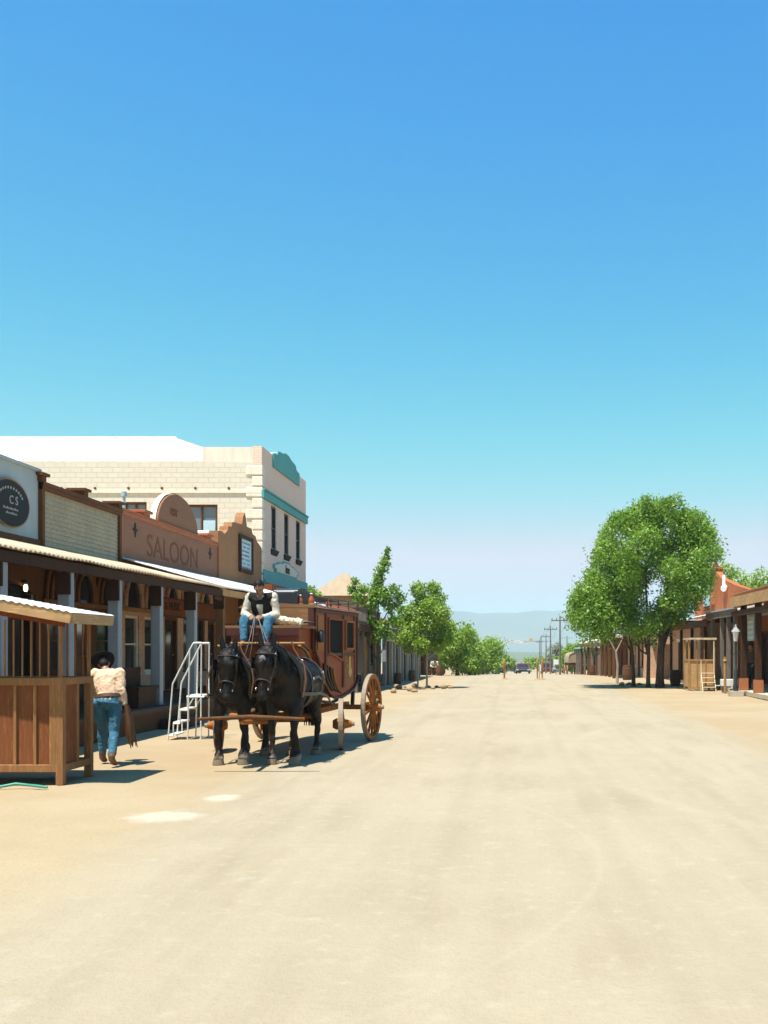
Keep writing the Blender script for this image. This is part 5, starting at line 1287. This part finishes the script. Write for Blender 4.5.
# seated person far left on a bench
s = empty('bench', (-5.45,67.9,gz(68)), 0, 'small bench under the seated far figure on the left', 'bench')
MB().box(-.4,.4,-.18,.2,.36,.42).build('seat', M['brown'], s)
for xx in (-.34,.34): MB().box(xx-.03,xx+.03,-.15,.17,0,.36).build('leg', M['brown'], s)
sj = dict(sitJ); sj['anL'] = (-.15,.46,-.31); sj['anR'] = (.15,.46,-.31); sj['toL'] = (-.16,.63,-.39); sj['toR'] = (.16,.63,-.39); sj['look'] = (0,1,-.1)
figure('person', (-5.45,67.95,gz(68)+.42), PI, sj, 'distant person in white shirt sitting by a barrel on the left side', dict(skin=M['skin'], shirt=M['shirt_white'], trousers=M['browncloth']), hat=None)
stJ = dict(pelvis=(0,0,.95), waist=(0,.0,1.09), chest=(0,.0,1.3), neck=(0,.03,1.46), head=(0,.06,1.58), look=(0,1,-.1), shL=(-.19,.0,1.4), shR=(.19,0,1.4), elL=(-.25,-.02,1.13), elR=(.25,-.02,1.13),
  wrL=(-.2,.12,.93), wrR=(.24,.1,.9), hipL=(-.1,0,.92), hipR=(.1,0,.92), knL=(-.11,.03,.5), knR=(.12,.03,.5), anL=(-.12,0,.12), anR=(.13,0,.12), toL=(-.14,.18,.035), toR=(.16,.18,.035), curl=(.5,0,0))
figure('person', (8.75,36.9,.145), R(120), stJ, 'person in dark brown coat and hat standing under the right porch', dict(skin=M['skin'], shirt=M['browncloth'], trousers=M['blackcloth'], boot=M['blackcloth'], hat=M['browncloth']))

# ------------------------------------------------------------------ trees
# envelope of the big crown, in metres at 43 m: (x offset from 515 px -> m)
def big_clumps():
    k = .043; out = []; rnd = random.Random(21)
    top = [(563,612),(575,592),(588,578),(597,560),(603,528),(612,514),(621,506),(628,512),(634,506),(641,498),(647,500),(653,511),(660,503),(668,496),(675,500),(682,512),(690,509),(696,510),(703,524),(710,527),(716,540),(721,550),(723,560)]
    bot = [(563,622),(575,632),(590,640),(620,645),(650,650),(668,644),(684,626),(698,606),(710,586),(723,562)]
    def ip(t, x):
        for (a,b),(c,d) in zip(t, t[1:]):
            if a <= x <= c: return b + (d-b)*(x-a)/(c-a)
        return t[-1][1]
    n = 0
    while n < 300:
        x = rnd.uniform(566,720); yt, yb = ip(top,x), ip(bot,x); r = rnd.choice((6,8,10,13,15))*rnd.uniform(.85,1.1)
        if rnd.random() < .25: r = rnd.uniform(4.5,7)
        if yb-yt < 1.4*r: r = max(5,(yb-yt)*.42)
        y = rnd.uniform(yt+r*.95, max(yt+r*.96, yb-r*.8)) if r > 7 else yt+r*rnd.uniform(.9,2.2); r *= 1
        if x - r < 566 or x + r > 718: continue
        half = (yb-yt)/2 + 1e-3; q = abs(y-(yt+yb)/2)/max(half,1); e = math.sqrt(max(.05, 1-(abs(x-645)/85)**2))*(1-.45*q)
        dd = rnd.uniform(-1,1)*3.0*e
        out.append(((x-515)*k, dd, 1.6-(y-650)*k, r*k)); n += 1
    return out
BC = big_clumps()
TR = [(5.12,43.2,'slim tree trunk on the left of the big green tree clump'),(5.65,42.4,'middle tree of the big green clump on the right'),(6.2,42.8,'thick-trunked tree on the right of the big green clump')]
for i, (tx, ty, lab) in enumerate(TR):
    mine = []
    for (x, d, z, r) in BC:
        j = 0 if x < 4.7 else (1 if x < 6.2 else 2)
        if j == i: mine.append((x-tx, d+43-ty, z, r))
    w_ = (.08,.085,.17)[i]
    tr_ = [([(0,0,-.05),(0,.02,.5),((-.05,.02,.05)[i],.03,1.4),((-.2,0,.1)[i],0,2.6),((-.5,-.1,.3)[i],0,4.2),((-.6,-.1,.5)[i],0,5.8)], [w_*1.3,w_,w_*.9,w_*.75,w_*.5,w_*.2]),
           ([(0,0,1.3),((-.3,-.1,.25)[i],.3,2.0),((-.8,-.35,.7)[i],.6,3.2),((-1.4,-.5,1.3)[i],.9,4.5)], [w_*.6,w_*.5,w_*.35,w_*.12])]
    tree((tx,ty,0), lab, tr_, mine, int(92000*len(mine)/300), .108, 'leafA', group='trees of the big clump on the right', shell=.45, jit=.55)
# small pale-barked tree beside them
tree((4.85,47.5,0), 'small pale-barked forked tree left of the big clump, nearly bare', [([(0,0,0),(.03,0,.9),(-.05,0,1.5)],[.07,.06,.05]),([(-.05,0,1.5),(-.5,0,2.3),(-1.1,0,3.0)],[.04,.03,.015]),([(-.05,0,1.5),(.3,.1,2.2),(.6,.1,3.0)],[.04,.03,.015])], [(-1.0,0,3.2,.4),(.5,.1,3.2,.45),(-.3,0,3.4,.4)], 500, .12, 'leafA', 'palebark')
tree((12.9,56,0), 'pale green tree rising behind the orange brick store', [([(0,0,0),(0,0,3),(0,0,5)],[.18,.14,.05])], [(-.5,0,5.2,.9),(.4,.2,4.9,.8),(-1.1,.1,5.9,.6),(1.0,0,5.5,.7),(-.3,0,4.2,.9),(-1.5,0,5.0,.6),(1.4,.2,4.8,.5)], 4200, .15, 'leafB')
tree((12.2,47.5,0), 'dark slim evergreen tip at the right edge behind the brick store', [([(0,0,0),(0,0,4)],[.12,.05])], [(0,0,3.6,.36,.36,.8),(0,0,4.5,.26,.26,.7),(.02,0,5.1,.12,.12,.45)], 1800, .1, 'leafC', limbs=False)
# sapling on the left with a leaning leader
k = .040
def C4(pts, Y, bx, scale=1): return [((x-515)*Y/1000-bx, 0+dy, 1.6-(y-650)*Y/1000, r*Y/1000) for x, y, r, dy in pts]
sp = [(388,550,3,0),(387,556,4,0),(385,563,5,0),(382,570,5.5,0),(379,577,6,0),(377,585,6,.1),(376,592,7,0),(354,581,4,.1),(352,590,5.5,.2),(358,597,6,0),(364,589,5,0),(385,594,8,-.1),(394,590,6,.1),(399,598,6,.1),(372,602,8,0),(389,605,8,.1),(366,611,6,.1),(400,609,4,0),
      (371,622,7,.1),(381,627,8,0),(360,626,5,.2),(364,634,5,.2),(376,638,6,.1),(388,634,6,0),(393,620,6,0)]
cs = C4(sp, 40, -5.5)
tree((-5.5,40,0), 'young street tree with a tall leaning leader just behind the coach', [([(0,0,-.03),(.0,0,1.2),(0,0,2.4),(.04,0,3.6),(.2,0,4.6),(.42,0,5.6)],[.05,.045,.04,.03,.02,.006]),([(0,0,2.2),(-.5,.1,3.2),(-.85,.1,4.1)],[.03,.02,.006]),([(0,0,2.4),(.4,0,3.1),(.85,.1,3.8)],[.03,.02,.006])], cs, 5600, .11, 'leafA', limbs=True, shell=.2, jit=.5)
rnd = random.Random(5)
fz = []
for (x, y, r) in ((418,590,8),(433,588,7),(436,600,9),(423,604,10),(412,612,10),(404,620,8),(442,614,9),(428,620,13),(446,626,8),(413,630,12),(436,634,11),(404,638,8),(447,638,7),(422,645,9),(409,648,6),(438,646,7),(398,624,5),(430,608,9)):
    fz.append((x, y, r, rnd.uniform(-.5,.5)))
tree((-3.9,42,0), 'bushy young street tree inside a ring of stones, farther than the coach', [([(-.18,0,-.03),(-.18,0,1.2),(-.1,0,2.2),(-.3,0,3.4)],[.04,.035,.03,.01]),([(.2,0,-.03),(.2,0,1.2),(.15,0,2.3),(.35,0,4.0)],[.045,.04,.035,.01])], C4(fz, 42, -3.9), 15000, .10, 'leafB', 'palebark', shell=.4, jit=.35)
def mass(bx, Y, px0, px1, pyt, pyb, lab, seed, n=30, nl=5500, ls=.2, mat='leafB', group='trees lining the far street', bark='bark'):
    s = Y/1000; w = (px1-px0)*s/2; cx = ((px0+px1)/2-515)*s; z0, z1 = 1.6-(pyb-650)*s, 1.6-(pyt-650)*s; g0 = gz(Y)
    r = min(w, (z1-z0)/2)*.38
    cl_ = [(c[0],c[1],c[2]-g0,c[3]) for c in blob_clumps(n, w*.82, w*.8, z0+r*.5, z1-r*.6, r, seed)]
    tree((cx,Y,g0), lab, [([(0,0,0),(0,0,(z1-g0)*.4),(w*.1,0,(z1-g0)*.8)],[.03*(z1-g0),.022*(z1-g0),.01])], cl_, nl, ls, mat, bark, group, shell=.4, jit=.3)
mass(0, 66, 436, 478, 616, 676, 'green tree standing over the barrels past the ringed young tree', 1)
mass(0, 74, 450, 490, 632, 676, 'wide low tree behind the pale road signs on the left', 2)
mass(0, 92, 462, 504, 632, 674, 'rounded tree at the bend of the far left kerb', 3)
mass(0, 150, 492, 520, 655, 670, 'low distant tree seen left of the parked dark car', 4, 18, 1500, .3)
mass(0, 190, 514, 548, 655, 672, 'low distant tree seen above the parked dark car', 5, 20, 1500, .35)
mass(0, 175, 545, 566, 640, 668, 'grey half-bare tree behind the utility poles', 6, 16, 1500, .3, 'leafD')
mass(0, 120, 560, 584, 644, 672, 'green tree behind the covered wagon', 7)
mass(0, 105, 574, 596, 638, 668, 'green tree between the wagon and the tin-roofed shed', 8, mat='leafA')
mass(0, 135, 553, 568, 650, 670, 'green bush-like tree left of the tallest utility pole base', 9, 14, 1400, .25)
tree((-9.8,62,0), 'green treetop showing over the coach roof beyond the inn', [([(0,0,0),(0,0,4.2)],[.15,.06])], [((x-310+515-515)*.062+(-12.7+9.8), 0, 1.6-(y-650)*.062, r*.062) for x, y, r in ((303,596,6),(310,592,6),(317,597,6),(308,602,8),(318,604,7),(300,604,6))], 1600, .18, 'leafB')

# ------------------------------------------------------------------ utility poles, signs, banner
def upole(px, pyt, Y, lab, arms=1):
    s = Y/1000; x = (px-515)*s; g0 = gz(Y); zt = 1.6-(pyt-650)*s
    r = empty('utility_pole', (x,Y,g0), 0, lab, 'utility pole', 'utility poles along the far street')
    h = zt-g0
    MB().loft([(0,0,0),(0,0,h)], [.1,.06], (1,0,0), 8).build('pole', M['grey_wood'], r)
    for k in range(arms): MB().box(-.75,.75,-.05,.05,h-.44-k*.9,h-.36-k*.9).build('crossarm', M['pole'], r)
    ins = MB()
    for xx in (-.7,-.3,.3,.7): ins.cyl((xx,0,h-.36),(xx,0,h-.18),.05,.04,6)
    ins.build('insulators', M['glassblue'], r)
    return (x, Y, zt-.3)
tops = [upole(560,616,88,'tallest utility pole, nearest, right of the street end',1), upole(550.5,626,118,'second utility pole down the right side',1), upole(546,634,150,'third utility pole down the right side',1), upole(567,636,140,'lone utility pole right of the tallest one',0), upole(539.5,640,200,'distant utility pole near the street centre',1)]
for k in range(2):
    wr = MB()
    for a, b_ in ((0,1),(1,2),(2,4)):
        p, q = Vector(tops[a]), Vector(tops[b_]); o_ = Vector((-.7+1.4*k,0,.12))
        wr.loft([p.lerp(q,i/8)+o_-Vector((0,0,.8*math.sin(PI*i/8))) for i in range(9)], .012, (1,0,0), 4)
    tag(wr.build('power_line', M['iron']), ('left' if k == 0 else 'right')+' power line strung between the utility poles', 'power line')
Yb = 110; s_ = Yb/1000
bn = empty('street_banner', (0,Yb,0), 0, 'thin banner of white letters and a gold disc strung high across the far street', 'banner')
w_ = MB()
for zz in (641.2-650,): w_.loft([((495-515)*s_-1.2,0,1.6-zz*s_),((538-515)*s_+1.5,0,1.6-zz*s_)], .02, (1,0,0), 4)
w_.build('wire', M['iron'], bn)
lt = MB(); rnd = random.Random(8)
for i, px in enumerate(range(496,528,1)):
    if i in (6,7,14,22): continue
    h = rnd.uniform(.22,.5); x = (px-515)*s_; z = 1.6+8.6*s_ + rnd.uniform(-.08,.08)
    lt.box(x-.06, x+rnd.uniform(.03,.08), -.02, .02, z-h/2, z+h/2, Matrix.Rotation(rnd.uniform(-.6,.6),3,'Y'))
lt.build('letters', M['signwhite'], bn)
MB().cyl(((531-515)*s_,-.03,1.6+10*s_),((531-515)*s_,.03,1.6+10*s_),.2,.2,20).build('disc', M['gold'], bn)
MB().cyl(((497-515)*s_,-.03,1.6+9.5*s_),((497-515)*s_,.03,1.6+9.5*s_),.16,.16,16).build('disc', M['signpale'], bn)
for px in (492, 541):
    x = (px-515)*s_; g0 = gz(Yb)
    MB().cyl((x,0,g0),(x,0,1.6+13*s_),.06,.05,8).build('pole', M['grey_wood'], bn)
# delineator posts and little barricade sign
d0 = None
for i, (px, Y, lab) in enumerate(((504.3,54.5,'orange delineator post left of the street centre'),(537.3,54.5,'left orange delineator post of the pair beside the small white sign'),(542.2,54.2,'right orange delineator post of the pair beside the small white sign'))):
    x = (px-515)*Y/1000
    if d0 is None:
        d0 = empty('delineator_post', (0,0,0)); MB().lathe([(.055,0.03),(.05,.6),(.075,.62),(.075,1.05),(.05,1.1)], n=10).build('post', M['orangeplastic'], d0); MB().lathe([(.17,0),(.16,.04),(.06,.06)], n=8).build('base', M['orangeplastic'], d0)
        MB().lathe([(.078,.8),(.078,.92)], n=10).build('band', M['tanwood'], d0); o = d0
    else: o = copy_tree(d0)
    o.location = (x,Y,0); o.scale = ((.95,.95,1.0) if i == 0 else (.7,.7,1.0)); tag(o, lab, 'traffic post', 'orange posts across the street')
s = empty('road_sign', (1.33,54.6,0), 0, 'small white notice standing between the pair of orange posts', 'sign'); MB().box(-.09,.09,-.01,.01,.45,.8).build('board', M['signwhite'], s); MB().box(-.015,.015,-.01,.01,0,.45).build('stake', M['tanwood'], s)
def rsign(px, py, Y, lab, mat, kind):
    x = (px-515)*Y/1000; g0 = gz(Y); z = 1.6-(py-650)*Y/1000-g0
    r = empty('road_sign', (x,Y,g0), 0, lab, 'sign')
    MB().cyl((0,.03,0),(0,.03,z+.3),.03).build('post', M['grey_wood'], r)
    n_ = 8 if kind else 4; MB().prism([(.3*math.cos(2*PI*(k+.5)/n_), z+.3*math.sin(2*PI*(k+.5)/n_)) for k in range(n_)], 'y', -.02, .0).build('plate', M[mat], r)
rsign(475,655,78,'square white road sign by the far left trees','signwhite',0); rsign(478.5,661,76,'pale octagonal sign back facing the camera by the far left trees','signpale',1)
rsign(556,662,84,'white road sign at the foot of the tallest utility pole','signwhite',0)

# ------------------------------------------------------------------ vehicles
def car(x, Y, rz, L_, W_, H_, mat, lab, suv=True, name='parked_car', cab_mat=None):
    r = empty(name, (x,Y,gz(Y)), rz, lab, 'car'); hw = W_/2
    zb = .28; zh = H_*.55
    if suv: low = [(-L_/2,zb),(L_/2,zb),(L_/2,zh*.9),(L_/2-.9,zh),(-L_/2,zh)]; cab = [(-L_/2+.03,zh),(-L_/2+.2,H_),(L_/2-1.9,H_),(L_/2-1.1,zh)]
    else: low = [(-L_/2,zb),(L_/2,zb),(L_/2,zh*.85),(L_/2-1.1,zh),(-L_/2+.5,zh),(-L_/2,zh*.95)]; cab = [(-L_/2+.5,zh),(-L_/2+1.2,H_),(L_/2-2.1,H_),(L_/2-1.2,zh)]
    MB().prism(low, 'x', -hw, hw).build('body', M[mat], r, bevel=.07)
    zc = zh+.002; MB().prism([(a, b_+.002) for a, b_ in cab], 'x', -hw+.12, hw-.12).build('cabin', M[cab_mat or mat], r, bevel=.06)
    g_ = MB()
    for sgn in (-1,1): g_.prism([(cab[0][0]+.2,zh+.06),(cab[1][0]+.12,H_-.1),(cab[2][0]-.05,H_-.1),(cab[3][0]-.25,zh+.06)], 'x', sgn*(hw-.12), sgn*(hw-.105))
    g_.build('side_window', M['glass'], r)
    for nm, a, b_, sgn in (('rear_window', cab[0], cab[1], -1), ('windscreen', cab[3], cab[2], 1)):
        d = Vector((0,a[0],a[1])).lerp(Vector((0,b_[0],b_[1])),.15), Vector((0,a[0],a[1])).lerp(Vector((0,b_[0],b_[1])),.85)
        m_ = MB(); o_ = .012*sgn; m_._add([(-hw+.22,d[0].y+o_,d[0].z),(hw-.22,d[0].y+o_,d[0].z),(hw-.28,d[1].y+o_,d[1].z),(-hw+.28,d[1].y+o_,d[1].z)], [(0,1,2,3)]); m_.build(nm, M['glass'], r)
    for sx in (-1,1):
        for yy in (-L_/2+.8, L_/2-.85): 
            w_ = MB().cyl((sx*(hw-.2),yy,.33),(sx*(hw+.01),yy,.33),.33,.33,18).build('wheel', M['tyrerub'], r); MB().cyl((sx*(hw+.005),yy,.33),(sx*(hw+.02),yy,.33),.18,.18,12).build('rim', M['buckle'], w_)
        MB().box(sx*(hw-.3),sx*(hw-.04),-L_/2-.015,-L_/2+.02,zh-.32,zh-.14).build('tail_light', M['copper'], r)
        MB().box(sx*(hw-.34),sx*(hw-.06),L_/2-.02,L_/2+.015,zh*.62,zh*.8).build('headlight', M['signwhite'], r)
    MB().box(-hw+.05,hw-.05,-L_/2-.06,-L_/2+.05,.3,.48).box(-hw+.05,hw-.05,L_/2-.05,L_/2+.06,.3,.48).build('bumper', M['cardark'], r)
car(5.45,168,0,4.6,1.9,1.75,'carred','brown red sport utility vehicle seen from behind at the street end',True)
car(1.0,127,PI,4.6,1.8,1.32,'cardark','dark low car with reddish cabin facing the camera in the middle of the far street',False,cab_mat='carred')
car(-.9,152,R(70),4.4,1.8,1.45,'carsilver','pale grey car half hidden left of the dark low car',False)
car(-3.2,105,R(80),4.2,1.75,1.35,'cardark','dark car parked across the far left kerb under the trees',False)
car(6.9,160,0,4.4,1.8,1.5,'carsilver','silver car parked right of the brown red vehicle',False)
# covered wagon far right
wgx, wgY = 5.75, 98
wg = empty('covered_wagon', (wgx,wgY,gz(wgY)), R(6), 'covered wagon with tan canvas top parked by the far right trees', 'wagon')
MB().box(-.65,.65,-1.3,1.3,.75,1.15).build('bed', M['brown'], wg)
cv = MB(); cv.grid(lambda u, v: (-.72*math.cos(PI*u), v, 1.15+1.0*max(0,math.sin(PI*u))**.4), list(np.linspace(0,1,15)), [-1.4,-.7,0,.7,1.4]); cv.prism([(-.72*math.cos(PI*k/14), 1.15+.98*max(0,math.sin(PI*k/14))**.4) for k in range(15)], 'y', -1.35, 1.35); cv.build('canvas_top', M['pyramid'], wg)
for sx in (-1,1):
    for yy in (-.9,.9): wheel(wg, sx*.8, yy, .45, 10, sx)
cart = empty('hand_cart', (6.9,97,gz(97)), 0, 'low cart with a pale covered load beside the covered wagon', 'cart')
MB().box(-.7,.7,-.5,.5,.4,.8).build('bed', M['brown'], cart); MB().ell((0,0,.85),(.75,.5,.22)).build('cover', M['canvas'], cart)
for sx in (-1,1): wheel(cart, sx*.8, 0, .35, 8, sx)
b = empty('distant_shed', (-3.4,118,gz(118)), 0, 'small pale shed among the trees past the far left signs', 'building')
MB().box(-1.5,1.5,0,3,0,2).build('wall', M['concrete'], b); MB().prism([(-1.7,2.002),(1.7,2.002),(0,2.7)], 'y', -.2, 3.2).build('roof', M['tin_white'], b); MB().box(-.4,.4,-.03,-.003,0,1.7).build('door', M['brown'], b)

# ------------------------------------------------------------------ light, sky, camera
SD = Vector((.22,.28,-1)).normalized()
sun = bpy.data.lights.new('sun', 'SUN'); sun.energy = 5.0; sun.angle = R(.53); sun.color = (1,.955,.88)
so = bpy.data.objects.new('sun', sun); COL.objects.link(so); so.rotation_euler = SD.to_track_quat('-Z','Y').to_euler()
so.location = (0,0,20)
wd = bpy.data.worlds.new('World'); scene.world = wd; wd.use_nodes = True; nt = wd.node_tree
bg = nt.nodes['Background']; sky = N(nt, 'ShaderNodeTexSky'); sky.sky_type = 'NISHITA'; sky.sun_disc = False
sky.sun_elevation = math.asin(-SD.z); sky.sun_rotation = math.atan2(-SD.x, -SD.y); sky.altitude = 1400; sky.air_density = 1.0; sky.dust_density = .6; sky.ozone_density = 2.0
sp_ = N(nt, 'ShaderNodeSeparateColor'); L(nt, sky.outputs[0], sp_.inputs[0]); cb = N(nt, 'ShaderNodeCombineColor')
K_ = .178
for i_, (gm, gn, mx_) in enumerate(((2.8,2.9,.77),(1.08,1.18,.69),(.36,1.12,.78))):   # deepen the clear desert blue, channel by channel
    a_ = N(nt, 'ShaderNodeMath'); a_.operation = 'MULTIPLY'; L(nt, sp_.outputs[i_], a_.inputs[0]); a_.inputs[1].default_value = K_
    p_ = N(nt, 'ShaderNodeMath'); p_.operation = 'POWER'; L(nt, a_.outputs[0], p_.inputs[0]); p_.inputs[1].default_value = gm
    m_ = N(nt, 'ShaderNodeMath'); m_.operation = 'MULTIPLY'; L(nt, p_.outputs[0], m_.inputs[0]); m_.inputs[1].default_value = gn
    n_ = N(nt, 'ShaderNodeMath'); n_.operation = 'SMOOTH_MIN'; L(nt, m_.outputs[0], n_.inputs[0]); n_.inputs[1].default_value = mx_; n_.inputs[2].default_value = .22
    d_ = N(nt, 'ShaderNodeMath'); d_.operation = 'DIVIDE'; L(nt, n_.outputs[0], d_.inputs[0]); d_.inputs[1].default_value = K_
    L(nt, d_.outputs[0], cb.inputs[i_])
L(nt, cb.outputs[0], bg.inputs[0]); bg.inputs[1].default_value = .0985

cam = bpy.data.cameras.new('camera'); co = bpy.data.objects.new('camera', cam); COL.objects.link(co); scene.camera = co
co.location = (0,0,EYE); co.rotation_euler = (PI/2,0,0)
cam.sensor_fit = 'VERTICAL'; cam.sensor_height = 24; cam.lens = 24*1000/1024
cam.shift_x = -(515-384)/1024; cam.shift_y = (650-512)/1024
cam.clip_start = .1; cam.clip_end = 20000
vs = scene.view_settings; vs.view_transform = 'Standard'; vs.look = 'None'; vs.exposure = .85; vs.gamma = 1
vs.use_curve_mapping = False
cy = scene.cycles; cy.use_denoising = True; cy.max_bounces = 8; cy.diffuse_bounces = 4; cy.volume_bounces = 1; cy.transparent_max_bounces = 8
cy.sample_clamp_indirect = 8
